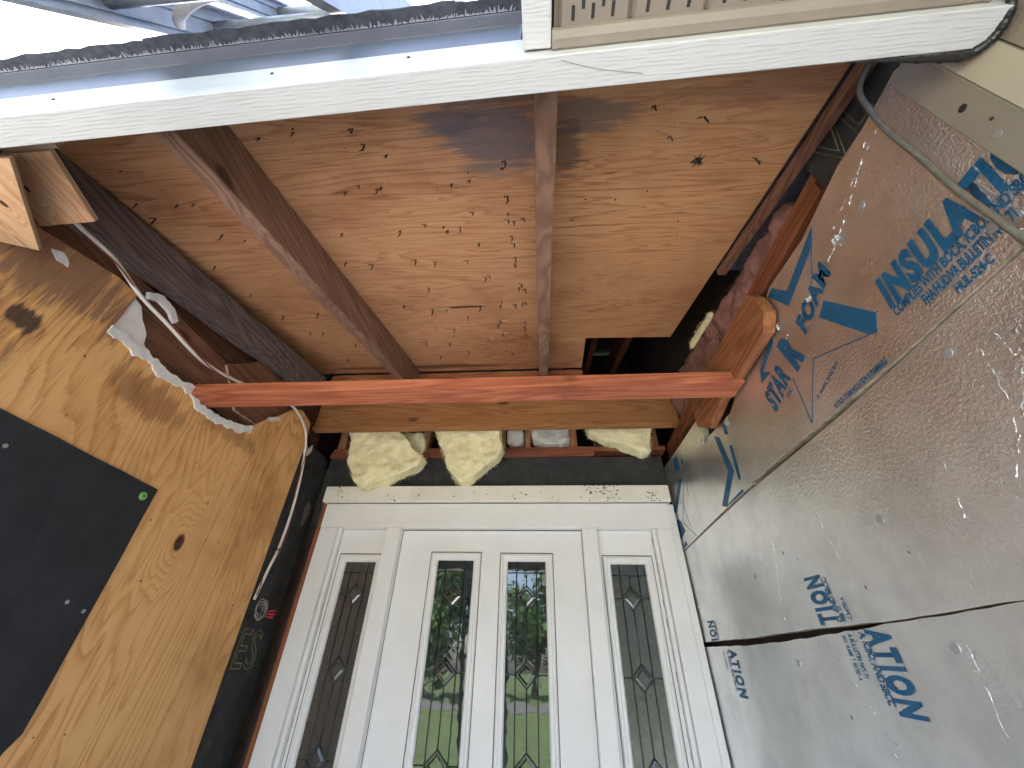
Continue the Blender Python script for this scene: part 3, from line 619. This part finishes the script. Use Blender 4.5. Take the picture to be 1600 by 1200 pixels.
# ------------------------------------------------------------------ left wall: plywood, felt, black strip, broken hole, wires
XL = -1.24
wall = [(.30, -.05), (1.822, -.05), (1.813, 1.163), (1.80, 1.60), (1.785, 2.373), (1.765, 2.512), (1.66, 2.53), (1.60, 2.50), (1.533, 2.423), (1.469, 2.359), (1.37, 2.252), (1.235, 2.214), (1.115, 2.208), (1.078, 2.238), (.961, 2.222), (.866, 2.230), (.747, 2.218), (.742, 2.368), (.676, 2.371), (.481, 2.321), (.30, 2.275)]
wl = ragged(wall, .03, .003, 4, {8, 9, 10, 11, 12, 13, 14, 15})
pw = MB().prism([(XL, y, z) for y, z in wl], (-.012, 0, 0), 0, 1).build('plywood_wall', ['ply_wall', 'ply_edge'], None, 'golden plywood side wall with a big knot and swirling grain', 'wall', tri=True)
MB().box(-1.30, -1.2535, 1.70, 2.061, -.05, 2.43).build('fibreboard_strip', 'foam_black', None, 'narrow black board strip between the plywood wall and the door jamb', 'wall board')
fs_ = bpy.data.objects['fibreboard_strip']
for body, oy, oz, sz in (('ES', 1.975, 1.60, .17),):
    text(body, .20, (-1.2535, 1.835, 1.435), (0, 1, 0), (0, 0, 1), (1, 0, 0), 'letter_line', fs_, 0, 0, .80, 'stencil_letters', True, 1.1)
MB().box(-1.2535, -1.2525, 1.80, 2.06, 1.780, 1.7835).build('board_joint', 'caulk', fs_)
felt = [(.30, 1.922), (.682, 1.912), (1.144, 1.899), (1.150, 1.70), (1.153, 1.45), (1.154, 1.305), (1.135, 1.275), (1.120, 1.20), (1.13, .10), (.30, .10)]
fe = MB().prism([(XL + .0045, y, z) for y, z in ragged(felt, .06, .0012, 8)], (-.003, 0, 0)).build('felt_sheet', 'felt', None, 'black felt sheet fastened to the plywood with a green cap', 'felt sheet', tri=True)
a = MB()
a.tube([(XL + .005, 1.108, 1.864), (XL + .0075, 1.108, 1.864), (XL + .009, 1.108, 1.864)], [.0125, .0125, .009], 20); gc_ = a.build('cap_nail', 'green_cap', None, 'bright green plastic cap nail at the corner of the black felt', 'cap nail', smooth=False)
MB().tube([(XL + .009, 1.108, 1.864), (XL + .0105, 1.108, 1.864)], .003, 8).build('nail_head', 'nail', gc_)
for y, z, lab in ((.735, 1.845, 'upper'), (1.13, 1.555, 'x'), (1.075, 1.57, 'y')):
    MB().tube([(XL + .005, y, z), (XL + .0065, y, z)], .005, 12).build('nail_head', 'galv', fe)
# things inside the hole
box('wall_joist', -1.345, -1.275, .30, 1.78, 2.300, 2.448, 'joist', None, .003, label='brown joist showing inside the broken hole of the side wall', cat='lumber')
MB().prism([(-1.262, y, z) for y, z in ((1.16, 2.43), (1.30, 2.30), (1.50, 2.32), (1.60, 2.52), (1.62, 2.60), (1.30, 2.56))], (-.012, 0, 0), 0, 1).build('plywood_gusset', ['joist', 'ply_edge'], None, 'brown plywood gusset above the left end of the red crossbar', 'plywood')
box('wall_backing', -1.42, -1.36, .33, 2.06, 2.0, 2.90, 'joist', None, 0, label='shadowed wooden backing deep inside the hole of the side wall', cat='wall')
rnd = random.Random(11)
edge = [(.742, 2.226), (.80, 2.222), (.866, 2.228), (.92, 2.222), (.961, 2.216), (1.02, 2.226), (1.078, 2.232), (1.10, 2.212), (1.13, 2.198), (1.19, 2.200), (1.235, 2.208), (1.30, 2.220), (1.37, 2.246), (1.40, 2.262)]
fine = []
for i in range(len(edge) - 1):
    for k in range(7):
        q = k / 7; fine.append((edge[i][0] + (edge[i + 1][0] - edge[i][0]) * q + rnd.uniform(-.0025, .0025), edge[i][1] + (edge[i + 1][1] - edge[i][1]) * q + rnd.uniform(-.0025, .0025)))
fine.append(edge[-1])
lo = [(y, z - .012 - .016 * noise.noise((y * 22, 3, 1)) - .008 * noise.noise((y * 70, 9, 4))) for y, z in fine]; hi = [(y, z + .018 + .012 * noise.noise((y * 30, 1, 7))) for y, z in reversed(fine)]
gy = thing('plaster_edge', 'jagged white broken plaster along the hole in the side wall', 'plaster', (XL, 1.0, 2.2))
MB().prism([(XL + .005, y, z) for y, z in lo + hi], (-.016, 0, 0)).build('broken_edge', 'gypsum', gy, tri=True)
MB().prism([(XL - .004, y, z) for y, z in ragged([(.744, 2.222), (.742, 2.360), (.772, 2.352), (.80, 2.318), (.835, 2.29), (.845, 2.262), (.87, 2.24), (.82, 2.225)], .015, .003, 6)], (-.012, 0, 0)).build('plaster_patch', 'gypsum', gy, tri=True)
MB().prism([(XL + .004, y, z) for y, z in ragged([(.760, 2.405), (.80, 2.432), (.85, 2.425), (.885, 2.40), (.88, 2.385), (.85, 2.40), (.80, 2.405), (.77, 2.385)], .012, .003, 9)], (-.014, 0, 0)).build('plaster_patch', 'gypsum', gy, tri=True)
MB().prism([(XL + .006, y, z) for y, z in ragged([(1.46, 2.352), (1.49, 2.36), (1.535, 2.395), (1.52, 2.40), (1.47, 2.372)], .012, .002, 9)], (-.012, 0, 0)).build('plaster_patch', 'gypsum', gy, tri=True)
MB().prism([(XL + .002, y, z) for y, z in ragged([(.525, 2.298), (.545, 2.312), (.57, 2.300), (.575, 2.288), (.55, 2.283)], .01, .002, 5)], (-.004, 0, 0)).build('paper_scrap', 'gypsum', None, 'small pale scrap stuck near the top of the plywood wall', 'scrap', tri=True)
# cable: one run from the eave, past the crossbar, down the black strip to a coil
cb = thing('door_cable', 'white cable with a dark red wire dangling down the black strip to a coil', 'cable', (XL, 1.8, 1.6))
run = spline([(-1.185, .46, 2.375), (-1.20, .509, 2.372), (-1.205, .615, 2.378), (-1.208, .721, 2.352), (-1.21, .838, 2.343), (-1.212, 1.04, 2.333), (-1.215, 1.268, 2.394), (-1.215, 1.45, 2.46), (-1.222, 1.60, 2.485), (-1.222, 1.738, 2.424), (-1.228, 1.811, 2.277), (-1.232, 1.855, 2.08), (-1.235, 1.862, 1.912), (-1.238, 1.845, 1.80), (-1.238, 1.832, 1.73), (-1.24, 1.825, 1.675)], 8)
MB().tube(run, .0062, 10).build('white_sheath', 'cable_white', cb, smooth=True)
red = [p + Vector((.006 * math.cos(i * .33) + .003, .011 * math.sin(i * .21), .011 * math.cos(i * .21))) for i, p in enumerate(run)]
MB().tube(red, .0024, 6).build('red_wire', 'wire_red', cb, smooth=True)
coil = MB()
for q in range(6):
    a0 = rnd.uniform(0, 6); ry = rnd.uniform(.020, .040); rz = rnd.uniform(.028, .052); cy_, cz_ = 1.885 + rnd.uniform(-.01, .012), 1.645 + rnd.uniform(-.012, .012)
    coil.tube([(-1.243 + .006 * q * .6 + .004 * math.sin(k * .5), cy_ + ry * math.cos(a0 + k * .33), cz_ + rz * math.sin(a0 + k * .33)) for k in range(18)], .0016, 5)
coil.build('wire_coil', 'wire_grey', cb, smooth=True)
for k in range(3):
    p0 = Vector((-1.225, 1.925 + .004 * k, 1.622 + .010 * k)); MB().tube([p0, p0 + Vector((.004, .022, -.001 + .003 * k)), p0 + Vector((.006, .042, .004 * k))], [.0025, .0042, .0048], 8).build('wire_nut', 'nut_red', cb, smooth=True)
MB().prism([(-1.250, y, z) for y, z in ragged([(1.985, 2.12), (2.00, 2.16), (2.03, 2.15), (2.04, 2.11), (2.02, 2.06), (2.005, 2.03), (1.995, 2.08)], .012, .003, 2)], (-.003, 0, 0)).build('cobweb_clump', 'cable_grey', None, 'grey cobweb clump on the black strip near the door head', 'cobweb', tri=True)
MB().prism([(-1.249, y, z) for y, z in ragged([(1.80, 2.37), (1.82, 2.41), (1.835, 2.385), (1.86, 2.43), (1.87, 2.40), (1.85, 2.36), (1.82, 2.345)], .012, .003, 3)], (-.003, 0, 0)).build('paper_scrap', 'gypsum', None, 'torn white paper scrap at the top of the black strip', 'scrap', tri=True)
# plywood offcuts of the old eave box
MB().prism([(-1.10, .300, 2.285), (-.985, .300, 2.285), (-1.037, .453, 2.285), (-1.185, .457, 2.285)], (0, 0, .012), 0, 1).build('plywood_scrap', ['ply_scrap', 'ply_edge'], None, 'pale plywood offcut with layered edge hanging below the fascia', 'plywood')
MB().prism([(-1.235, .27, 2.222), (-1.003, .285, 2.222), (-1.163, .481, 2.222), (-1.235, .452, 2.222)], (0, 0, .012), 0, 1).build('plywood_scrap', ['ply_scrap', 'ply_edge'], None, 'plywood offcut at the left picture edge with a dark knot', 'plywood')
MB().box(-1.10, -.975, .284, .300, 2.2975, 2.318).build('plywood_scrap', 'ply_edge', None, 'narrow layered plywood strip tucked under the fascia', 'plywood')

# ------------------------------------------------------------------ right wall: foil boards with printing, framing above
XR = .67; FN = (-1, 0, 0); TR, TU = Vector((0, -1, 0)), Vector((0, 0, 1))
def foil(name, outline, label, x=XR, th=.024, only=None, amp=.0025, step=.03, seed=1):
    pts = ragged(outline, step, amp, seed, only)
    return MB().prism([(x, y, z) for y, z in pts], (th, 0, 0), 0, 1).build(name, ['foil', 'foam_core'], None, label, 'foil board', 'foil faced boards on the side wall', tri=True)
fA = foil('foil_board', [(.268, 2.340), (.293, 2.363), (.387, 2.359), (.466, 2.368), (.634, 2.345), (.800, 2.362), (.827, 2.352), (.835, 2.295), (.878, 2.256), (1.088, 2.250), (1.244, 2.200), (1.303, 1.956), (1.024, 1.953), (.625, 1.937), (.41, 1.938), (.268, 1.941)], 'brownish foil board with large slanted blue lettering under the roof', x=XR - .0025, th=.0255, only={0, 6, 7, 8, 9, 10}, seed=2)
fB = foil('foil_board', [(1.236, 2.205), (1.28, 2.212), (1.427, 2.227), (1.490, 2.235), (1.476, 2.342), (1.788, 2.353), (2.060, 2.371), (2.060, 1.936), (1.55, 1.948), (1.25, 1.949)], 'small foil board with blue star stripes between the door and the lettered board', only={0, 1, 2, 3}, seed=3)
fC = foil('foil_board', [(.268, 1.936), (.45, 1.934), (.80, 1.930), (1.30, 1.940), (1.70, 1.936), (2.060, 1.930), (2.060, 1.571), (1.60, 1.5575), (1.25, 1.555), (.927, 1.5465), (.60, 1.5475), (.268, 1.549)], 'wide plain silver foil board above the open black gap', only={6, 7, 8, 9}, amp=.0012, seed=4)
fD = foil('foil_board', [(.268, 1.5465), (.60, 1.545), (.927, 1.543), (1.25, 1.536), (1.60, 1.538), (2.060, 1.552), (2.060, 0), (.268, 0)], 'lowest silver foil board below the open black gap', only={1, 2, 3, 4}, amp=.0015, seed=5)
def inkpoly(par, polys, x, mat='ink'):
    mb = MB()
    for p in polys: mb.prism([(x - .0008, y, z) for y, z in p], (.0006, 0, 0))
    return mb.build('printed_mark', mat, par, tri=True)
def lines(par, segs, x, wd=.0026):
    ps = []
    for a_, b_ in segs:
        d_ = Vector((b_[0] - a_[0], b_[1] - a_[1])).normalized() * wd / 2; n_ = (-d_.y, d_.x)
        ps.append([(a_[0] + n_[0], a_[1] + n_[1]), (b_[0] + n_[0], b_[1] + n_[1]), (b_[0] - n_[0], b_[1] - n_[1]), (a_[0] - n_[0], a_[1] - n_[1])])
    return inkpoly(par, ps, x)
xa = XR - .0025
inkpoly(fA, [[(.595, 2.338), (.631, 2.299), (.773, 2.254), (.822, 2.345), (.795, 2.352), (.754, 2.291)]], xa)
inkpoly(fA, [[(.676, 2.167), (.593, 2.04), (.615, 2.007), (.631, 2.016), (.711, 2.147)]], xa)
inkpoly(fA, [[(.875, 2.244), (.885, 2.225), (.976, 2.190), (.945, 2.165), (1.005, 2.168), (.985, 2.205)]], xa)
lines(fA, [((.631, 2.016), (.786, 2.083)), ((.786, 2.083), (.888, 1.960)), ((.888, 1.960), (.878, 2.094)), ((.595, 2.338), (.68, 2.228))], xa)
def tx(par, body, size, y, z, x, ang=0.0, sx=1.0, shear=.22, bold=.028, sp=.95):
    r_ = TR * math.cos(ang) + TU * math.sin(ang); u_ = TU * math.cos(ang) - TR * math.sin(ang)
    return text(body, size, (x, y, z), r_, u_, FN, 'ink', par, shear, bold, sx, spacing=sp)
tx(fA, 'STAR', .098, .998, 2.062, xa, R(19), .47, bold=.05, sp=1.12); tx(fA, 'R', .140, .855, 2.100, xa, R(19), .50, bold=.07)
tx(fA, 'FOAM', .068, .772, 2.150, xa, R(19), .82, bold=.05, sp=1.1); tx(fA, 'INC.', .018, .925, 2.058, xa, R(19))
tx(fA, 'INSULATION', .087, .566, 2.024, xa, 0, .565, bold=.062, sp=1.17); tx(fA, 'COMPLIES WITH BOCA, ICBO, AND SBCC', .0265, .566, 2.0005, xa, 0, .56)
tx(fA, 'FHA/HUD/VA BULLETIN NO. 71', .0275, .515, 1.9745, xa, 0, .46); tx(fA, 'HUL-524-C', .0225, .468, 1.9505, xa, 0, .62)
tx(fA, 'NOTICE - FOAM INSULATION IS FLAMMABLE', .0175, .800, 1.9455, xa, 0, .50); tx(fA, 'FT. WORTH, TEXAS 76101', .0135, .832, 1.992, xa, R(17), .72)
inkpoly(fB, [[(1.40, 2.203), (1.363, 2.18), (1.337, 2.033), (1.469, 1.9505), (1.505, 1.968), (1.377, 2.05)]], XR)
inkpoly(fB, [[(1.469, 1.952), (1.466, 1.956), (1.324, 1.962), (1.316, 1.9505), (1.35, 1.9505)]], XR)
inkpoly(fB, [[(1.312, 2.118), (1.293, 2.11), (1.309, 1.992), (1.325, 1.995)]], XR)
inkpoly(fB, [[(1.310, 2.205), (1.286, 2.198), (1.292, 2.153), (1.317, 2.165)]], XR)
inkpoly(fB, [[(1.895, 2.338), (1.829, 2.33), (1.837, 2.266), (1.907, 2.272)]], XR)
inkpoly(fB, [[(1.885, 2.23), (1.842, 2.212), (2.020, 2.106), (2.050, 2.126)]], XR)
inkpoly(fB, [[(2.050, 2.087), (1.987, 2.06), (1.957, 2.003), (2.050, 1.984)]], XR)
inkpoly(fB, [[(1.987, 1.967), (1.966, 1.946), (1.989, 1.944), (2.03, 1.944)]], XR)
lines(fB, [((1.785, 2.236), (1.964, 2.047)), ((1.964, 2.047), (1.827, 1.945)), ((1.785, 2.223), (1.808, 2.121)), ((1.903, 2.106), (1.872, 1.996))], XR, .003)
def vt(par, body, size, y, z, down, sx=1.0, bold=.03, shear=.15, sp=.95):
    r_, u_ = (-TU, TR) if down else (TU, -TR)
    return text(body, size, (XR, y, z), r_, u_, FN, 'ink', par, shear, bold, sx, spacing=sp)
vt(fD, 'ATION', .088, 1.020, 1.5365, True, .42, .055, .1, sp=1.32); vt(fD, 'A, ICBO, AND SBCC', .0275, 1.044, 1.535, True, .52); vt(fD, 'A BULLETIN NO. 71', .0175, 1.082, 1.535, True, .55); vt(fD, '24-C  FLAME  T  RATED  A', .0175, 1.104, 1.533, True, .42)
vt(fC, 'TION', .088, 1.103, 1.5565, False, .40, .055, .1, sp=1.32); vt(fC, 'O, AND SBCC', .0275, 1.080, 1.557, False, .56, .03, .12); vt(fC, 'NO. 71', .0175, 1.068, 1.557, False, .6); vt(fC, '-C RATED A', .0175, 1.045, 1.557, False, .5)
vt(fD, 'ATION', .088, 1.790, 1.532, True, .41, .055, .1, sp=1.32); vt(fD, 'A, ICBO, AND SBCC', .0265, 1.814, 1.531, True, .52); vt(fD, '24-C RATED A', .018, 1.850, 1.531, True, .5)
vt(fC, 'ION', .088, 1.880, 1.566, False, .36, .055, .1, sp=1.32); vt(fC, 'AND SBCC', .0265, 1.857, 1.567, False, .5)
# creases and punctures in the foil skins
def crease(par, pts, x, r_=.0009):
    rr = random.Random(len(pts) * 7 + int(pts[0][0] * 100)); sp_ = spline([(x - .0001, y, z) for y, z in pts], 22); mb = MB(); i = 0
    while i < len(sp_) - 3:
        n_ = min(rr.randint(2, 7), len(sp_) - i); seg = [p + Vector((0, rr.uniform(-.0022, .0022), rr.uniform(-.0022, .0022))) for p in sp_[i:i + n_]]
        if n_ > 1: mb.tube(seg, [r_ * rr.uniform(.2, 1.0) for _ in seg], 4)
        i += n_ + rr.randint(0, 5)
    mb.build('foil_crease', 'crumple', par, kind='stuff')
crease(fA, [(.40, 2.33), (.478, 2.281), (.599, 2.23), (.756, 2.205), (.90, 2.19)], xa, .002); crease(fA, [(.37, 2.32), (.45, 2.305), (.56, 2.27)], xa)
crease(fC, [(1.031, 1.86), (1.01, 1.72), (.995, 1.60)], XR); crease(fC, [(1.22, 1.85), (1.30, 1.66), (1.335, 1.575)], XR); crease(fC, [(.656, 1.75), (.70, 1.58)], XR)
crease(fD, [(1.16, 1.50), (1.10, 1.40), (1.08, 1.30)], XR); crease(fD, [(.80, 1.50), (.83, 1.30), (.84, 1.15)], XR); crease(fB, [(1.461, 2.205), (1.661, 2.20), (1.796, 2.19)], XR); crease(fC, [(.50, 1.86), (.53, 1.75), (.60, 1.66)], XR); crease(fC, [(.47, 1.87), (.48, 1.80), (.55, 1.72)], XR)
for par, x_, pts in ((fA, xa, ((.485, 2.239), (.377, 1.991))), (fC, XR, ((.841, 1.711), (.541, 1.889), (1.42, 1.713))), (fD, XR, ((.825, 1.498), (1.331, 1.486)))):
    for y, z in pts: MB().tube([(x_ + .001, y, z), (x_ - .0012, y, z), (x_ - .0018, y, z)], [.009, .009, .005], 14).build('nail_head', 'galv', par)
def tuft(y, z, s_, seed, par=None, x=XR - .006, label=None):
    rr = random.Random(seed); mb = MB(); n = 9
    g = [[Vector((x - rr.uniform(0, .012) * s_ * 12, y + (i / n - .5) * s_ + rr.uniform(-.12, .12) * s_, z + (j / n - .5) * s_ * rr.uniform(.7, 1.2))) for j in range(n)] for i in range(n)]
    vs = [p for r_ in g for p in r_]; mb.add(vs, [(i * n + j, (i + 1) * n + j, (i + 1) * n + j + 1, i * n + j + 1) for i in range(n - 1) for j in range(n - 1)])
    mb.prism([(x + .003, y - s_ * .3, z - s_ * .3), (x + .003, y + s_ * .3, z - s_ * .3), (x + .003, y, z + s_ * .3)], (.003, 0, 0))
    return mb.build('torn_foil', 'crumple', par, label, 'foil scrap' if label else None)
tuft(1.500, 2.235, .035, 2, fB); tuft(1.262, 2.185, .030, 3, fB); tuft(.565, 2.243, .022, 4, fA); tuft(.835, 2.24, .02, 6, fA); tuft(.705, 2.205, .018, 7, fA)
tuft(.325, 1.925, .06, 5, None, XR - .010, 'crumpled shiny foil at the right picture edge over the board seam')
# framing and insulation above the foil
box('side_plate', .705, .795, .556, 2.06, 2.430, 2.4655, 'side', None, .003, label='lower red brown wall plate along the top of the foil wall', cat='lumber')
box('side_plate', .709, .795, .548, 2.06, 2.4675, 2.505, 'side', None, .003, label='upper red brown wall plate under the pink insulation', cat='lumber')
MB().prism([(.628, y, z) for y, z in ((.846, 2.385), (.822, 2.345), (.812, 2.275), (.850, 2.232), (1.20, 2.232), (1.34, 2.205), (1.425, 2.262), (1.425, 2.385))], (.034, 0, 0)).build('side_cleat', 'block', None, 'short thick lumber cleat holding the right end of the red crossbar', 'lumber', bevel=.003)
bl = MB().box(.7035, .722, .262, .546, 2.366, 2.66).build('fibreboard_scrap', 'foam_black', None, 'black board with faint stencilled letters above the top of the foil', 'wall board')
text('VL', .17, (.7035, .505, 2.405), TR, TU, FN, 'letter_line', bl, 0, 0, .75, 'stencil_letters', True)
box('recess_shade', .765, .89, .26, 2.2, 2.34, 2.46, 'unlit_dark', hs, 0)  # dark block filling the recess as painted shade
lump('pink_batt', [(.66, 2.515), (.66, 2.56), (.80, 2.60), (1.0, 2.625), (1.25, 2.65), (1.55, 2.70), (1.83, 2.75), (1.83, 2.51), (1.40, 2.508), (1.0, 2.508)], .716, .80, 'pink_ins', axis='X', label='dirty pink insulation roll stuffed along the right side of the roof opening', cat='insulation', amp=.035)
lump('pale_batt_edge', [(1.18, 2.63), (1.18, 2.66), (1.30, 2.69), (1.42, 2.71), (1.43, 2.675), (1.30, 2.65)], .700, .716, 'yellow_ins', axis='X', label='thin pale yellow insulation edge beside the pink roll', cat='insulation', amp=.010, vox=.006)
# corner trim, veneer and tar at the upper right
ct = thing('corner_trim', 'tan vinyl corner trim with screw heads at the right picture edge', 'trim', (.66, .25, 0))
MB().prism([(.650, .306, 0), (.650, .256, 0), (.668, .214, 0), (.690, .214, 0), (.690, .306, 0)], (0, 0, 2.335)).build('trim_face', 'tan', ct, bevel=.002)
MB().prism([(.6488, .252, 0), (.6668, .2125, 0), (.6675, .2135, 0), (.6500, .2535, 0)], (0, 0, 2.33)).build('trim_lit_face', 'tan_lit', ct)  # thin skin over the chamfer, its lit look put into the colour
for y, z, m_ in ((.281, 2.155, 'nail'), (.285, 2.075, 'galv'), (.275, 2.10, 'nail')):
    MB().tube([(.651, y, z), (.6485, y, z)], .0058 if z != 2.10 else .0025, 12).build('screw_head', m_, ct)
MB().box(.676, .701, -.60, .212, 0, 2.222).build('veneer_wall', 'veneer', None, 'mottled brown stained wall surface beyond the tan corner trim', 'wall')
tp = spline([(.47, .2265, 2.2010), (.513, .2265, 2.199), (.559, .2275, 2.1975), (.604, .2285, 2.197), (.637, .227, 2.197), (.656, .213, 2.197), (.661, .196, 2.199), (.660, .179, 2.204), (.657, .165, 2.212), (.652, .12, 2.222)], 10)
MB().tube(tp, [min(.0062, .0008 + .00016 * i) + .0009 * math.sin(i * 1.3) * math.sin(i * .47) for i in range(len(tp))], 9).build('tar_bead', 'tar', None, 'thick black tar bead curling round the right end of the fascia', 'sealant', smooth=True)
MB().tube(spline([(.69, .262, 2.47), (.668, .315, 2.440), (.655, .339, 2.405), (.6515, .350, 2.34), (.6515, .357, 2.28), (.6515, .358, 2.18), (.6515, .361, 2.06), (.6515, .358, 1.96), (.6515, .355, 1.70), (.6515, .35, .4)], 8), .0052, 10).build('grey_cable', 'cable_grey', None, 'grey brown cable running down over the lettered foil board', 'cable', smooth=True)

# ------------------------------------------------------------------ ladder leaning on the eave
ld = thing('extension_ladder', 'aluminium extension ladder leaning on the roof edge against the sky', 'ladder', (-.57, -.75, 0))
LA = R(70); ldir = Vector((0, math.cos(LA), math.sin(LA))); ldep = Vector((0, math.sin(LA), -math.cos(LA)))
def ladder_section(base, x0, x1, depth, L0, L1, fl=.028, th=.0035, rung_off=.0):
    for sx_, X in ((1, x0), (-1, x1)):
        mb = MB()
        def bar(xa_, xb_, d0, d1):
            c = [base + ldir * s_ + ldep * d_ for s_ in (L0, L1) for d_ in (d0, d1)]
            mb.add([(x_, p.y, p.z) for p in c for x_ in (xa_, xb_)], [(0, 2, 3, 1), (4, 5, 7, 6), (0, 1, 5, 4), (2, 6, 7, 3), (0, 4, 6, 2), (1, 3, 7, 5)])
        bar(X, X + sx_ * th, 0, depth); bar(X + sx_ * (th + .0002), X + sx_ * fl, 0, .005); bar(X + sx_ * (th + .0002), X + sx_ * fl, depth - .005, depth)
        bar(X + sx_ * (th + .0002), X + sx_ * .009, depth * .30, depth * .34); bar(X + sx_ * (th + .0002), X + sx_ * .009, depth * .72, depth * .76)
        mb.build('rail', 'alu', ld)
    s_ = L0 + .15
    while s_ < L1:
        c = base + ldir * s_ + ldep * (depth * .5 + rung_off)
        MB().tube([(x0 + th, c.y, c.z), (x1 - th, c.y, c.z)], .016, 10).build('rung', 'alu', ld, smooth=True); s_ += .305
B0 = Vector((0, .110 - 2.5 / math.tan(LA), .0)) - ldep * 0
ladder_section(B0 + Vector((0, -.012, 0)), -.772, -.352, .078, 0, 3.4)
ladder_section(B0 + Vector((0, -.012, 0)) - ldep * .062, -.742, -.382, .056, 2.42, 4.2, fl=.02)
pl = MB(); c = [B0 + Vector((0, -.012, 0)) + ldir * s_ + ldep * d_ for s_ in (2.15, 2.44) for d_ in (.004, .074)]
pl.add([(x_, p.y, p.z) for p in c for x_ in (-.7682, -.7655)], [(0, 2, 3, 1), (4, 5, 7, 6), (0, 1, 5, 4), (2, 6, 7, 3), (0, 4, 6, 2), (1, 3, 7, 5)]); pl.build('splice_plate', 'alu', ld)
q = B0 + ldir * 2.36 + ldep * .03; MB().tube([(-.7655, q.y, q.z), (-.762, q.y, q.z)], .006, 12).build('rivet', 'galv', ld)
MB().tube(spline([(-.735, .17, 2.53), (-.70, .15, 2.50), (-.66, .135, 2.52), (-.62, .14, 2.60), (-.56, .16, 2.70), (-.50, .175, 2.72), (-.45, .185, 2.66), (-.40, .19, 2.62)], 8), .011, 8).build('ladder_rope', 'rope', None, 'loose grey rope looped between the ladder rails above the roof edge', 'rope', smooth=True)

# ------------------------------------------------------------------ trees across the lawn (seen in the door glass)
def crown_mesh(seed, rx, rz, n=5200):
    rr = random.Random(seed); vs, fs = [], []
    blobs = [(Vector((rr.gauss(0, .45) * rx, rr.gauss(0, .45) * rx, rr.uniform(-.8, .9) * rz)), rr.uniform(.25, .5) * rx) for _ in range(26)]
    for i in range(n):
        c, r_ = rr.choice(blobs); d_ = Vector((rr.gauss(0, 1), rr.gauss(0, 1), rr.gauss(0, 1))).normalized() * r_ * rr.random() ** .4
        p = c + d_; u = Vector((rr.gauss(0, 1), rr.gauss(0, 1), rr.gauss(0, 1))).normalized(); v_ = u.cross(Vector((rr.gauss(0, 1), rr.gauss(0, 1), 1))).normalized(); s_ = rr.uniform(.12, .26)
        k = len(vs); vs += [p - u * s_, p + v_ * s_ * .6, p + u * s_, p - v_ * s_ * .6]; fs.append((k, k + 1, k + 2, k + 3))
    me = bpy.data.meshes.new('crown'); me.from_pydata([tuple(p) for p in vs], [], fs); me.materials.append(M['leaf']); return me
CR = [crown_mesh(1, 3.2, 4.0), crown_mesh(2, 3.8, 3.4), crown_mesh(3, 3.0, 4.6)]
def trunk_mesh(seed):
    rr = random.Random(seed); mb = MB(); mb.tube([(0, 0, 0), (.05, 0, 1.5), (-.05, .1, 3.5), (.1, 0, 6.5)], [.34, .26, .2, .06], 10)
    for k in range(7):
        a_ = rr.uniform(0, 6.3); z_ = rr.uniform(2.4, 5); L = rr.uniform(1.2, 2.4); mb.tube([(0, 0, z_), (math.cos(a_) * L * .5, math.sin(a_) * L * .5, z_ + L * .4), (math.cos(a_) * L, math.sin(a_) * L, z_ + L)], [.1, .07, .02], 6)
    me = bpy.data.meshes.new('trunk'); me.from_pydata(mb.v, [], mb.f); me.materials.append(M['bark']); return me
TK = [trunk_mesh(k) for k in range(3)]
rnd = random.Random(21)
for i in range(16):
    X = -26 + i * 3.6 + rnd.uniform(-1, 1); Y = -34 + rnd.uniform(-4, 4); s_ = rnd.uniform(.85, 1.2)
    tr = thing('yard_tree', 'leafy green tree beyond the lawn, seen as a reflection in the door glass', 'tree', (X, Y, -.16), 'trees across the lawn'); tr.rotation_euler = (0, 0, rnd.uniform(0, 6.3)); tr.scale = (s_, s_, s_ * rnd.uniform(.9, 1.15))
    o = bpy.data.objects.new('trunk', TK[i % 3]); finish(o, tr)
    o = bpy.data.objects.new('crown', CR[i % 3]); finish(o, tr); o.location = (0, 0, 5.2)
